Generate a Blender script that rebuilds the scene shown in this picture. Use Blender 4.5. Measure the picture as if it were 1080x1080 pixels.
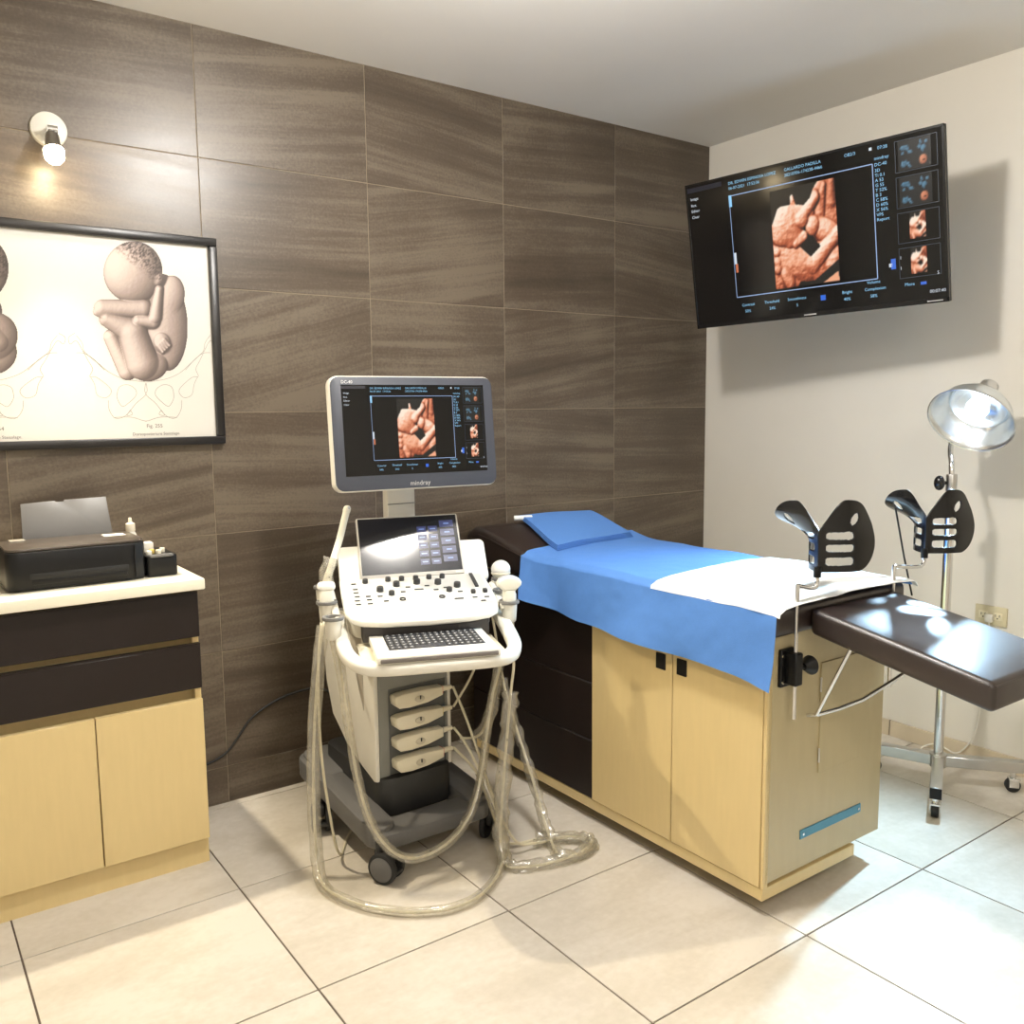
import bpy, bmesh, math, random
import numpy as np
from mathutils import Matrix, Vector, noise as mnoise

random.seed(7)
for o in list(bpy.data.objects): bpy.data.objects.remove(o)
scene = bpy.context.scene
C = scene.collection
PI = math.pi
R = math.radians

# ------------------------------------------------------------------ camera
cam_d = bpy.data.cameras.new('camera')
cam_d.sensor_width = 36.0
cam_d.sensor_fit = 'HORIZONTAL'
cam_d.lens = 934.91 / 1080 * 36.0
cam_d.clip_start = 0.02
cam = bpy.data.objects.new('camera', cam_d)
C.objects.link(cam)
YAW, PITCH, ROLL = 0.62349, 0.11737, -0.00977
fw = Vector((math.sin(YAW) * math.cos(PITCH), math.cos(YAW) * math.cos(PITCH), -math.sin(PITCH)))
rt = Vector((math.cos(YAW), -math.sin(YAW), 0))
up = rt.cross(fw)
rt2 = math.cos(ROLL) * rt + math.sin(ROLL) * up
up2 = -math.sin(ROLL) * rt + math.cos(ROLL) * up
Mc = Matrix((rt2, up2, -fw)).transposed().to_4x4()
Mc.translation = Vector((-0.20576, -2.98568, 1.35747))
cam.matrix_world = Mc
scene.camera = cam

# ------------------------------------------------------------------ world, exposure
w = bpy.data.worlds.new('world'); scene.world = w
w.use_nodes = True
w.node_tree.nodes['Background'].inputs[0].default_value = (1.0, 0.95, 0.88, 1)
w.node_tree.nodes['Background'].inputs[1].default_value = 0.03
scene.view_settings.view_transform = 'Standard'
scene.view_settings.look = 'None'
scene.view_settings.gamma = 1.0
scene.view_settings.exposure = 0.0
scene.view_settings.use_curve_mapping = False

def light(name, kind, loc, energy, color, parent=None, **kw):
    d = bpy.data.lights.new(name, kind)
    d.energy = energy; d.color = color
    for k, v in kw.items(): setattr(d, k, v)
    o = bpy.data.objects.new(name, d); C.objects.link(o)
    o.location = loc
    if parent: o.parent = parent
    return o
def aim(o, target):
    o.rotation_euler = (Vector(target) - Vector(o.location)).to_track_quat('-Z', 'Y').to_euler()

# ceiling luminaire in the middle of the room (just above the frame)
CEIL = 2.5718
light('ceiling_lamp_light', 'POINT', (1.0, -1.42, 2.44), 78, (1.0, 0.97, 0.93), shadow_soft_size=0.07)
# second luminaire of the room, behind the photographer
light('ceiling_lamp_light', 'POINT', (0.3, -3.7, 2.44), 22, (1.0, 0.97, 0.93), shadow_soft_size=0.07)

# ------------------------------------------------------------------ helpers
def srgb(r, g, b):
    f = lambda c: (c / 255 / 12.92) if c / 255 <= 0.04045 else ((c / 255 + 0.055) / 1.055) ** 2.4
    return (f(r), f(g), f(b), 1.0)

MATS = {}
def mat(name, col, rough=0.5, metal=0.0, noise=0.0, nscale=30.0, bump=0.0, bscale=200.0, spec=0.5, coat=0.0, emit=None, estr=0.0, aniso=None):
    if name in MATS: return MATS[name]
    m = bpy.data.materials.new(name); m.use_nodes = True
    nt = m.node_tree; b = nt.nodes['Principled BSDF']
    b.inputs['Roughness'].default_value = rough
    b.inputs['Metallic'].default_value = metal
    b.inputs['Specular IOR Level'].default_value = spec
    b.inputs['Coat Weight'].default_value = coat
    tc = nt.nodes.new('ShaderNodeTexCoord')
    if noise > 0:
        mp = nt.nodes.new('ShaderNodeMapping'); mp.inputs['Scale'].default_value = aniso or (1, 1, 1)
        nz = nt.nodes.new('ShaderNodeTexNoise'); nz.inputs['Scale'].default_value = nscale; nz.inputs['Detail'].default_value = 5
        rp = nt.nodes.new('ShaderNodeMix'); rp.data_type = 'RGBA'
        lo = tuple(c * (1 - noise) for c in col[:3]) + (1,); hi = tuple(min(1, c * (1 + noise)) for c in col[:3]) + (1,)
        rp.inputs[6].default_value = lo; rp.inputs[7].default_value = hi
        nt.links.new(tc.outputs['Object'], mp.inputs['Vector']); nt.links.new(mp.outputs[0], nz.inputs['Vector'])
        nt.links.new(nz.outputs[0], rp.inputs[0]); nt.links.new(rp.outputs[2], b.inputs['Base Color'])
    else:
        b.inputs['Base Color'].default_value = col
    if bump > 0:
        nb = nt.nodes.new('ShaderNodeTexNoise'); nb.inputs['Scale'].default_value = bscale; nb.inputs['Detail'].default_value = 4
        bp = nt.nodes.new('ShaderNodeBump'); bp.inputs['Strength'].default_value = bump; bp.inputs['Distance'].default_value = 0.002
        nt.links.new(tc.outputs['Object'], nb.inputs['Vector']); nt.links.new(nb.outputs[0], bp.inputs['Height'])
        nt.links.new(bp.outputs[0], b.inputs['Normal'])
    if emit:
        b.inputs['Emission Color'].default_value = emit; b.inputs['Emission Strength'].default_value = estr
    MATS[name] = m
    return m

def attr_mat(name, emission, rough=0.6):
    m = bpy.data.materials.new(name); m.use_nodes = True
    nt = m.node_tree; b = nt.nodes['Principled BSDF']
    a = nt.nodes.new('ShaderNodeAttribute'); a.attribute_name = 'ink'
    if emission > 0:
        b.inputs['Base Color'].default_value = (0.01, 0.01, 0.01, 1)
        nt.links.new(a.outputs['Color'], b.inputs['Emission Color']); b.inputs['Emission Strength'].default_value = emission
        b.inputs['Roughness'].default_value = 0.25
    else:
        nt.links.new(a.outputs['Color'], b.inputs['Base Color']); b.inputs['Roughness'].default_value = rough
    MATS[name] = m
    return m

class MB:
    """collects shapes into one mesh"""
    def __init__(s): s.bm = bmesh.new()
    def _merge(s, b, M=None):
        if M is not None: bmesh.ops.transform(b, matrix=M, verts=b.verts)
        me = bpy.data.meshes.new('tmp'); b.to_mesh(me); b.free()
        s.bm.from_mesh(me); bpy.data.meshes.remove(me)
        return s
    def box(s, lo, hi, bev=0.0, seg=2, M=None):
        b = bmesh.new(); bmesh.ops.create_cube(b, size=1)
        lo = Vector(lo); hi = Vector(hi); c = (lo + hi) / 2; d = hi - lo
        bmesh.ops.transform(b, matrix=Matrix.Translation(c) @ Matrix.Diagonal((d.x, d.y, d.z, 1)), verts=b.verts)
        if bev > 0:
            bmesh.ops.bevel(b, geom=list(b.edges), offset=bev, segments=seg, profile=0.5, affect='EDGES', clamp_overlap=True)
        return s._merge(b, M)
    def cyl(s, p0, p1, r0, r1=None, n=20, M=None, bev=0.0):
        r1 = r0 if r1 is None else r1
        p0 = Vector(p0); p1 = Vector(p1); d = p1 - p0
        b = bmesh.new(); bmesh.ops.create_cone(b, cap_ends=True, segments=n, radius1=r0, radius2=r1, depth=d.length)
        if bev > 0:
            ed = [e for e in b.edges if all(len(f.verts) > 4 for f in e.link_faces if len(f.verts) > 4) and any(len(f.verts) > 4 for f in e.link_faces)]
            bmesh.ops.bevel(b, geom=ed, offset=bev, segments=2, profile=0.5, affect='EDGES')
        Q = d.to_track_quat('Z', 'Y').to_matrix().to_4x4(); Q.translation = (p0 + p1) / 2
        bmesh.ops.transform(b, matrix=Q, verts=b.verts)
        return s._merge(b, M)
    def ball(s, c, r, M=None, n=20, sc=(1, 1, 1)):
        b = bmesh.new(); bmesh.ops.create_uvsphere(b, u_segments=n, v_segments=max(8, n // 2), radius=r)
        bmesh.ops.transform(b, matrix=Matrix.Translation(c) @ Matrix.Diagonal((*sc, 1)), verts=b.verts)
        return s._merge(b, M)
    def prism(s, pts, z0, z1, bev=0.0, M=None, seg=2):
        b = bmesh.new(); vs = [b.verts.new((x, y, z0)) for x, y in pts]; f = b.faces.new(vs)
        b.normal_update()
        if f.normal.z > 0: f.normal_flip()
        e = bmesh.ops.extrude_face_region(b, geom=[f])
        bmesh.ops.translate(b, vec=(0, 0, z1 - z0), verts=[v for v in e['geom'] if isinstance(v, bmesh.types.BMVert)])
        bmesh.ops.recalc_face_normals(b, faces=b.faces)
        if bev > 0:
            ed = [x for x in b.edges if abs(x.verts[0].co.z - x.verts[1].co.z) < 1e-6]
            bmesh.ops.bevel(b, geom=ed, offset=bev, segments=seg, profile=0.5, affect='EDGES', clamp_overlap=True)
        return s._merge(b, M)
    def lathe(s, prof, n=32, M=None, close=False):
        """prof: list of (r,z); revolved round Z"""
        b = bmesh.new(); rings = []
        for r, z in prof:
            if r < 1e-6: rings.append([b.verts.new((0, 0, z))])
            else: rings.append([b.verts.new((r * math.cos(2 * PI * i / n), r * math.sin(2 * PI * i / n), z)) for i in range(n)])
        for a, c in zip(rings[:-1], rings[1:]):
            for i in range(n):
                j = (i + 1) % n
                if len(a) == 1 and len(c) == 1: continue
                if len(a) == 1: b.faces.new((a[0], c[i], c[j]))
                elif len(c) == 1: b.faces.new((a[i], a[j], c[0]))
                else: b.faces.new((a[i], a[j], c[j], c[i]))
        bmesh.ops.recalc_face_normals(b, faces=b.faces)
        return s._merge(b, M)
    def tube(s, pts, r, n=10, smooth=4, M=None, caps=True, prof=None, closed=False):
        """r: number or function of t in 0..1 (and angle); prof: list of 2-D points instead of a circle"""
        P = spline(pts, smooth, closed) if smooth > 1 else [Vector(p) for p in pts]
        N = len(P); b = bmesh.new(); rings = []
        T = []
        for i in range(N):
            if closed: t = P[(i + 1) % N] - P[i - 1]
            else: t = P[min(i + 1, N - 1)] - P[max(i - 1, 0)]
            T.append(t.normalized())
        ref = Vector((0, 0, 1)) if abs(T[0].z) < 0.9 else Vector((1, 0, 0))
        u = T[0].cross(ref).normalized()
        for i in range(N):
            u = (u - T[i] * u.dot(T[i])).normalized(); v = T[i].cross(u)
            ring = []
            k = len(prof) if prof else n
            for j in range(k):
                if prof: a, c = prof[j]
                else:
                    an = 2 * PI * j / n
                    rr = r(i / (N - 1), an, i) if callable(r) else r
                    a, c = rr * math.cos(an), rr * math.sin(an)
                ring.append(b.verts.new(P[i] + u * a + v * c))
            rings.append(ring)
        k = len(rings[0])
        prs = list(zip(rings[:-1], rings[1:])) + ([(rings[-1], rings[0])] if closed else [])
        for a, c in prs:
            for j in range(k):
                b.faces.new((a[j], a[(j + 1) % k], c[(j + 1) % k], c[j]))
        if caps and not closed:
            b.faces.new(rings[0][::-1]); b.faces.new(rings[-1])
        bmesh.ops.recalc_face_normals(b, faces=b.faces)
        return s._merge(b, M)
    def grid(s, P, closed_u=False, M=None):
        b = bmesh.new(); V = [[b.verts.new(p) for p in row] for row in P]
        for i in range(len(V) - 1):
            for j in range(len(V[0]) - 1):
                b.faces.new((V[i][j], V[i + 1][j], V[i + 1][j + 1], V[i][j + 1]))
        return s._merge(b, M)
    def deform(s, fn):
        for v in s.bm.verts: v.co = Vector(fn(*v.co))
        return s
    def build(s, name, m, parent=None, M=None, angle=40, flat=False):
        if M is not None: bmesh.ops.transform(s.bm, matrix=M, verts=s.bm.verts)
        me = bpy.data.meshes.new(name); s.bm.to_mesh(me); s.bm.free()
        return link(name, me, m, parent, angle, flat)

def link(name, me, m, parent=None, angle=40, flat=False):
    me.materials.clear(); me.materials.append(m)
    if not flat:
        me.polygons.foreach_set('use_smooth', [True] * len(me.polygons))
        me.set_sharp_from_angle(angle=R(angle))
    o = bpy.data.objects.new(name, me); C.objects.link(o)
    if parent: o.parent = parent
    return o

def spline(pts, k, closed=False):
    P = [Vector(p) for p in pts]; out = []; n = len(P)
    for i in range(n if closed else n - 1):
        if closed: p0, p1, p2, p3 = P[i - 1], P[i], P[(i + 1) % n], P[(i + 2) % n]
        else: p0, p1, p2, p3 = P[max(i - 1, 0)], P[i], P[i + 1], P[min(i + 2, n - 1)]
        for j in range(k):
            t = j / k
            out.append(0.5 * ((2 * p1) + (-p0 + p2) * t + (2 * p0 - 5 * p1 + 4 * p2 - p3) * t * t + (-p0 + 3 * p1 - 3 * p2 + p3) * t ** 3))
    if not closed: out.append(P[-1])
    return out

def rrect(x0, y0, x1, y1, r, n=5):
    pts = []
    for cx, cy, a in ((x1 - r, y1 - r, 0), (x0 + r, y1 - r, 90), (x0 + r, y0 + r, 180), (x1 - r, y0 + r, 270)):
        for i in range(n + 1):
            t = R(a + 90 * i / n); pts.append((cx + r * math.cos(t), cy + r * math.sin(t)))
    return pts

def thing(name, label, cat, loc=(0, 0, 0), rotz=0.0, group=None, rot=None):
    o = bpy.data.objects.new(name, None); C.objects.link(o)
    o.empty_display_size = 0.05
    o.location = loc; o.rotation_euler = rot if rot else (0, 0, rotz)
    tag(o, label, cat, group); return o
def tag(o, label, cat, group=None):
    o['label'] = label; o['category'] = cat
    if group: o['group'] = group
    return o
def struct(o, label=None):
    o['kind'] = 'structure'
    if label: o['label'] = label
    return o
def copy_tree(o, parent=None):
    c = o.copy(); C.objects.link(c); c.parent = parent
    for ch in list(o.children): copy_tree(ch, c)
    return c

def text_mesh(s, size, align='LEFT', depth=0.0):
    cu = bpy.data.curves.new('txt', 'FONT'); cu.body = s; cu.size = size; cu.align_x = align; cu.extrude = depth
    cu.resolution_u = 2
    ob = bpy.data.objects.new('txt', cu); C.objects.link(ob)
    bpy.context.view_layer.update()
    dg = bpy.context.evaluated_depsgraph_get()
    me = bpy.data.meshes.new_from_object(ob.evaluated_get(dg))
    bpy.data.objects.remove(ob); bpy.data.curves.remove(cu)
    return me
class Relief:
    """tonal drawing: overlapping rounded forms seen as a relief, shaded like a pencil or scan picture"""
    def __init__(s, w, h, x0, x1, y0, y1):
        s.X, s.Y = np.meshgrid(np.linspace(x0, x1, w), np.linspace(y0, y1, h)); s.E = []; s.D = []
        s.dx = (x1 - x0) / (w - 1); s.dy = (y1 - y0) / (h - 1)
    def _add(s, d, hgt, base):
        s.E.append(np.where(d < 1, base + hgt * np.sqrt(np.clip(1 - d * d, 0, 1)), base - hgt * 4 * (d - 1)))
        s.D.append(d)
    def ell(s, cx, cy, rx, ry, rot, hgt, base=0.0):
        c, q = math.cos(R(rot)), math.sin(R(rot)); dx, dy = s.X - cx, s.Y - cy
        s._add(np.sqrt(((dx * c + dy * q) / rx) ** 2 + ((-dx * q + dy * c) / ry) ** 2), hgt, base); return s
    def cap(s, p, q, r0, r1, hgt, base=0.0):
        p, q = np.array(p, float), np.array(q, float); e = q - p
        t = np.clip(((s.X - p[0]) * e[0] + (s.Y - p[1]) * e[1]) / (e @ e), 0, 1)
        s._add(np.hypot(s.X - p[0] - t * e[0], s.Y - p[1] - t * e[1]) / (r0 + (r1 - r0) * t), hgt, base); return s
    def shade(s, k, L, rough=0.0, seed=1, ao=0.6):
        E = np.stack(s.E); m = E.max(0); H = m + np.log(np.exp((E - m) * k).sum(0)) / k
        s.mask = np.stack(s.D).min(0) < 1.0
        rs = np.random.RandomState(seed); n = rs.randn(*H.shape)
        def bl(a, c):
            for _ in range(c):
                p = np.pad(a, 1, 'edge'); a = (p[:-2, 1:-1] + p[2:, 1:-1] + p[1:-1, :-2] + p[1:-1, 2:] + 2 * a) / 6
            return a
        H = H + rough * (bl(n, 3) * 2.2 + bl(n[::-1], 14) * 8)
        gy, gx = np.gradient(H, s.dy, s.dx); z = 1 / np.sqrt(1 + gx * gx + gy * gy)
        L = np.array(L, float); L /= np.linalg.norm(L)
        sh = (-gx * L[0] - gy * L[1] + L[2]) * z
        s.H = H; occ = bl(H, 30) - H
        return np.clip(0.5 + 0.5 * sh - ao * np.clip(occ / (np.abs(H[s.mask]).max() + 1e-6), -0.3, 1), 0, 1)
def ramp(v, stops):
    xs = [a for a, _ in stops]; return np.stack([np.interp(v, xs, [c[i] for _, c in stops]) for i in range(3)], -1)

# XY text/drawing plane -> XZ plane facing -Y
FACE = Matrix(((1, 0, 0, 0), (0, 0, -1, 0), (0, 1, 0, 0), (0, 0, 0, 1)))
def texts(items, name, m, parent, M):
    """items: (string,x,y,size,align); one mesh of lettering, lying in the plane M"""
    bm = bmesh.new()
    for s, x, y, size, al in items:
        me = text_mesh(s, size, al)
        me.transform(Matrix.Translation((x, y, 0))); bm.from_mesh(me); bpy.data.meshes.remove(me)
    bmesh.ops.transform(bm, matrix=M, verts=bm.verts)
    me = bpy.data.meshes.new(name); bm.to_mesh(me); bm.free()
    o = link(name, me, m, parent, flat=True)
    if len(items) > 1: o['kind'] = 'stuff'
    return o

# --- numpy painter for flat print (drawings, screen pictures)
class Paint:
    def __init__(s, w, h, x0, x1, y0, y1, bg):
        s.X, s.Y = np.meshgrid(np.linspace(x0, x1, w), np.linspace(y0, y1, h))
        s.a = np.ones((h, w, 3)) * np.array(bg, float); s.m = np.zeros((h, w), bool)
        s.px = abs(x1 - x0) / w
    def _blend(s, d, n, light, dark, soft, rim, L):
        # d: 1 at the edge, 0 at centre ; n: (nx,ny)
        z = np.sqrt(np.clip(1 - d * d, 0, 1)); sh = np.clip(0.5 + 0.5 * (n[0] * L[0] + n[1] * L[1]) + 0.35 * (z - 0.6), 0, 1)
        col = np.array(dark) + (np.array(light, float) - np.array(dark))[None, None, :] * sh[..., None]
        col *= (1 - rim * np.clip((d - 0.82) / 0.18, 0, 1))[..., None]
        al = np.clip((1 - d) / soft, 0, 1)[..., None]
        s.a = s.a * (1 - al) + col * al; s.m |= d < 1.0
    def ell(s, cx, cy, rx, ry, rot, light, dark, soft=0.06, rim=0.35, L=(-0.6, -0.6)):
        c, q = math.cos(R(rot)), math.sin(R(rot)); dx, dy = s.X - cx, s.Y - cy
        u = (dx * c + dy * q) / rx; v = (-dx * q + dy * c) / ry
        d = np.sqrt(u * u + v * v); nx = u * c - v * q; ny = u * q + v * c
        s._blend(d, (nx, ny), light, dark, soft, rim, L); return s
    def cap(s, p, q, r0, r1, light, dark, soft=0.08, rim=0.35, L=(-0.6, -0.6)):
        p, q = np.array(p, float), np.array(q, float); e = q - p; ll = e @ e
        t = np.clip(((s.X - p[0]) * e[0] + (s.Y - p[1]) * e[1]) / ll, 0, 1)
        dx, dy = s.X - p[0] - t * e[0], s.Y - p[1] - t * e[1]; r = r0 + (r1 - r0) * t
        d = np.sqrt(dx * dx + dy * dy) / r
        s._blend(d, (dx / r, dy / r), light, dark, soft, rim, L); return s
    def poly(s, pts, col):
        ins = np.zeros(s.X.shape, bool); n = len(pts)
        for i in range(n):
            x1, y1 = pts[i]; x2, y2 = pts[(i + 1) % n]
            cnd = ((y1 > s.Y) != (y2 > s.Y)) & (s.X < (x2 - x1) * (s.Y - y1) / ((y2 - y1) + 1e-12) + x1)
            ins ^= cnd
        s.a[ins] = col; s.m |= ins; return s
    def blur(s, n=1):
        for _ in range(n):
            p = np.pad(s.a, ((1, 1), (1, 1), (0, 0)), 'edge')
            s.a = (p[:-2, 1:-1] + p[2:, 1:-1] + p[1:-1, :-2] + p[1:-1, 2:] + 2 * s.a) / 6
        return s
    def mesh(s, name, fn, masked=True):
        """fn maps arrays X,Y -> (x,y,z) arrays"""
        h, w_ = s.X.shape; x, y, z = fn(s.X, s.Y)
        V = np.stack([x, y, z], -1).reshape(-1, 3); idx = np.arange(h * w_).reshape(h, w_)
        F = np.stack([idx[1:, :-1], idx[1:, 1:], idx[:-1, 1:], idx[:-1, :-1]], -1)
        if masked:
            k = s.m[1:, :-1] | s.m[1:, 1:] | s.m[:-1, 1:] | s.m[:-1, :-1]; F = F[k]
        F = F.reshape(-1, 4)
        me = bpy.data.meshes.new(name); me.from_pydata(V.tolist(), [], F.tolist()); me.update()
        c = np.clip(s.a, 0, 255).reshape(-1, 3) / 255.0; c = np.where(c <= 0.04045, c / 12.92, ((np.clip(c, 0, 1) + 0.055) / 1.055) ** 2.4)
        at = me.color_attributes.new('ink', 'FLOAT_COLOR', 'POINT')
        at.data.foreach_set('color', np.concatenate([c, np.ones((len(c), 1))], 1).astype(np.float32).ravel())
        return me

# ------------------------------------------------------------------ materials
WHITE_PL = mat('white_plastic', srgb(226, 222, 210), 0.35, noise=0.02)
CREAM_PL = mat('cream_plastic', srgb(222, 214, 190), 0.35, noise=0.03)
GREY_PL = mat('grey_plastic', srgb(128, 128, 122), 0.45, noise=0.04)
MID_GREY = mat('slate_grey_plastic', srgb(98, 97, 96), 0.5, noise=0.04)
DARK_PL = mat('dark_plastic', srgb(38, 38, 38), 0.45, noise=0.05)
BLACK_PL = mat('black_plastic', srgb(12, 12, 13), 0.42, noise=0.05, spec=0.3)
BLACK_GLOSS = mat('glossy_black_plastic', srgb(16, 16, 18), 0.22, noise=0.03)
CHROME = mat('chrome', (0.72, 0.72, 0.72, 1), 0.16, 1.0, noise=0.03)
STEEL = mat('brushed_steel', (0.55, 0.54, 0.52, 1), 0.3, 1.0, noise=0.06)
RUBBER = mat('black_rubber', srgb(30, 30, 30), 0.7, noise=0.05)
CREAM_LAM = mat('cream_laminate', srgb(214, 191, 138), 0.28, noise=0.05, nscale=60, aniso=(1, 1, 0.15), bump=0.05, bscale=300)
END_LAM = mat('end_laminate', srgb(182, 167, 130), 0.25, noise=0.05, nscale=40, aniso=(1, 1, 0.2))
DARK_LAM = mat('espresso_laminate', srgb(30, 22, 19), 0.42, noise=0.12, nscale=25, aniso=(0.2, 1, 3), spec=0.3)
LEATHER = mat('brown_leatherette', srgb(38, 27, 23), 0.40, noise=0.08, nscale=60, bump=0.12, bscale=700, spec=0.85)
BLUE = mat('blue_nonwoven', srgb(84, 134, 205), 0.75, noise=0.05, nscale=90, bump=0.25, bscale=500)
WHITE_CLOTH = mat('white_pad_cloth', srgb(232, 236, 236), 0.8, noise=0.02, bump=0.15, bscale=400)
PAINT_WHITE = mat('white_wall_paint', srgb(222, 216, 204), 0.6, noise=0.03, nscale=6, bump=0.05, bscale=300)
CEIL_PAINT = mat('ceiling_paint', srgb(232, 229, 224), 0.75, noise=0.02, nscale=5, bump=0.05, bscale=250)
BASE_TILE = mat('beige_baseboard_tile', srgb(203, 188, 162), 0.35, noise=0.05, nscale=14)
GROUT_F = mat('dark_floor_grout', srgb(92, 80, 70), 0.9, noise=0.15, nscale=60)
GROUT_W = mat('pale_wall_grout', srgb(140, 127, 108), 0.9, noise=0.12, nscale=60)
COUNTER = mat('cream_countertop', srgb(232, 224, 200), 0.3, noise=0.03)
PAPER = mat('print_paper', srgb(214, 210, 201), 0.45, noise=0.01)
FRAME_BLK = mat('black_frame_wood', srgb(24, 21, 20), 0.35, noise=0.12, nscale=30, aniso=(0.2, 1, 1))
INK = mat('grey_print_ink', srgb(150, 144, 134), 0.7)
INK_DARK = mat('dark_print_ink', srgb(100, 95, 88), 0.7)

def stone_mat(name, c0, c1, c2, streak, rough, rnd, angle=16, detail_scale=1.0, rough_var=0.12):
    m = bpy.data.materials.new(name); m.use_nodes = True; nt = m.node_tree; b = nt.nodes['Principled BSDF']
    N = lambda t: nt.nodes.new(t); L = nt.links.new
    tc = N('ShaderNodeTexCoord'); oi = N('ShaderNodeObjectInfo')
    comb = N('ShaderNodeVectorMath'); comb.operation = 'SCALE'; comb.inputs[0].default_value = (37.0, 11.0, 53.0)
    L(oi.outputs['Random'], comb.inputs['Scale'])
    # per-tile tilt of the veins
    ma = N('ShaderNodeMapRange'); ma.inputs[3].default_value = R(-angle * 0.4); ma.inputs[4].default_value = R(angle)
    mul = N('ShaderNodeMath'); mul.operation = 'MULTIPLY'; mul.inputs[1].default_value = 7.31
    fr = N('ShaderNodeMath'); fr.operation = 'FRACT'
    L(oi.outputs['Random'], mul.inputs[0]); L(mul.outputs[0], fr.inputs[0]); L(fr.outputs[0], ma.inputs[0])
    vr = N('ShaderNodeVectorRotate'); vr.rotation_type = 'Y_AXIS'
    L(tc.outputs['Object'], vr.inputs['Vector']); L(ma.outputs[0], vr.inputs['Angle'])
    add = N('ShaderNodeVectorMath'); add.operation = 'ADD'
    L(vr.outputs[0], add.inputs[0]); L(comb.outputs[0], add.inputs[1])
    mp = N('ShaderNodeMapping'); mp.inputs['Scale'].default_value = streak
    L(add.outputs[0], mp.inputs['Vector'])
    n1 = N('ShaderNodeTexNoise'); n1.inputs['Scale'].default_value = 1.0; n1.inputs['Detail'].default_value = 9; n1.inputs['Roughness'].default_value = 0.66; n1.inputs['Distortion'].default_value = 0.35
    L(mp.outputs[0], n1.inputs['Vector'])
    n2 = N('ShaderNodeTexNoise'); n2.inputs['Scale'].default_value = 120 * detail_scale; n2.inputs['Detail'].default_value = 4
    L(add.outputs[0], n2.inputs['Vector'])
    n3 = N('ShaderNodeTexNoise'); n3.inputs['Scale'].default_value = 3.0; n3.inputs['Detail'].default_value = 3
    L(add.outputs[0], n3.inputs['Vector'])
    mx = N('ShaderNodeMath'); mx.operation = 'MULTIPLY_ADD'; mx.inputs[1].default_value = 0.30; L(n2.outputs[0], mx.inputs[0]); L(n1.outputs[0], mx.inputs[2])
    mx2 = N('ShaderNodeMath'); mx2.operation = 'MULTIPLY_ADD'; mx2.inputs[1].default_value = 0.35; L(n3.outputs[0], mx2.inputs[0]); L(mx.outputs[0], mx2.inputs[2])
    mx3 = N('ShaderNodeMath'); mx3.operation = 'MULTIPLY_ADD'; mx3.inputs[1].default_value = rnd; L(oi.outputs['Random'], mx3.inputs[0]); L(mx2.outputs[0], mx3.inputs[2])
    rp = N('ShaderNodeValToRGB'); e = rp.color_ramp.elements
    e[0].position = 0.60; e[0].color = c0; e[1].position = 1.05 if False else 1.0; e[1].color = c2
    k = e.new(0.82); k.color = c1
    L(mx3.outputs[0], rp.inputs[0]); L(rp.outputs[0], b.inputs['Base Color'])
    mr = N('ShaderNodeMapRange'); mr.inputs[3].default_value = rough - rough_var; mr.inputs[4].default_value = rough + rough_var
    L(n1.outputs[0], mr.inputs[0]); L(mr.outputs[0], b.inputs['Roughness'])
    bp = N('ShaderNodeBump'); bp.inputs['Strength'].default_value = 0.12; bp.inputs['Distance'].default_value = 0.003
    L(mx.outputs[0], bp.inputs['Height']); L(bp.outputs[0], b.inputs['Normal'])
    MATS[name] = m; return m
WALL_TILE = stone_mat('brown_slate_wall_tile', srgb(66, 57, 47), srgb(83, 72, 60), srgb(106, 95, 81), (0.8, 1, 17), 0.36, 0.08)
FLOOR_TILE = stone_mat('cream_floor_tile', srgb(190, 182, 167), srgb(201, 193, 179), srgb(211, 204, 192), (2.5, 5, 1), 0.24, 0.04, 40, 0.4, 0.05)

def plastic_film():
    m = bpy.data.materials.new('clear_plastic_sleeve'); m.use_nodes = True; nt = m.node_tree
    nt.nodes.remove(nt.nodes['Principled BSDF']); out = nt.nodes['Material Output']
    N = lambda t: nt.nodes.new(t)
    tr = N('ShaderNodeBsdfTransparent'); tr.inputs[0].default_value = (0.93, 0.92, 0.88, 1)
    gl = N('ShaderNodeBsdfGlossy'); gl.inputs[0].default_value = (1, 1, 1, 1); gl.inputs[1].default_value = 0.15
    df = N('ShaderNodeBsdfDiffuse'); df.inputs[0].default_value = (0.75, 0.72, 0.64, 1)
    tl = N('ShaderNodeBsdfTranslucent'); tl.inputs[0].default_value = (0.75, 0.72, 0.64, 1)
    m1 = N('ShaderNodeMixShader'); m1.inputs[0].default_value = 0.5; m2 = N('ShaderNodeMixShader'); m3 = N('ShaderNodeMixShader'); m3.inputs[0].default_value = 0.10
    tc = N('ShaderNodeTexCoord'); nz = N('ShaderNodeTexNoise'); nz.inputs['Scale'].default_value = 45; nz.inputs['Detail'].default_value = 3
    mr = N('ShaderNodeMapRange'); mr.inputs[1].default_value = 0.3; mr.inputs[2].default_value = 0.7; mr.inputs[3].default_value = 0.10; mr.inputs[4].default_value = 0.34
    bp = N('ShaderNodeBump'); bp.inputs['Strength'].default_value = 0.6; bp.inputs['Distance'].default_value = 0.004
    L = nt.links.new
    L(tc.outputs['Object'], nz.inputs['Vector']); L(nz.outputs[0], mr.inputs[0]); L(nz.outputs[0], bp.inputs['Height'])
    L(bp.outputs[0], gl.inputs['Normal'])
    L(df.outputs[0], m1.inputs[1]); L(tl.outputs[0], m1.inputs[2])
    L(mr.outputs[0], m2.inputs[0]); L(tr.outputs[0], m2.inputs[1]); L(m1.outputs[0], m2.inputs[2])
    L(m2.outputs[0], m3.inputs[1]); L(gl.outputs[0], m3.inputs[2]); L(m3.outputs[0], out.inputs[0])
    MATS['clear_plastic_sleeve'] = m; return m
FILM = plastic_film()

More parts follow.
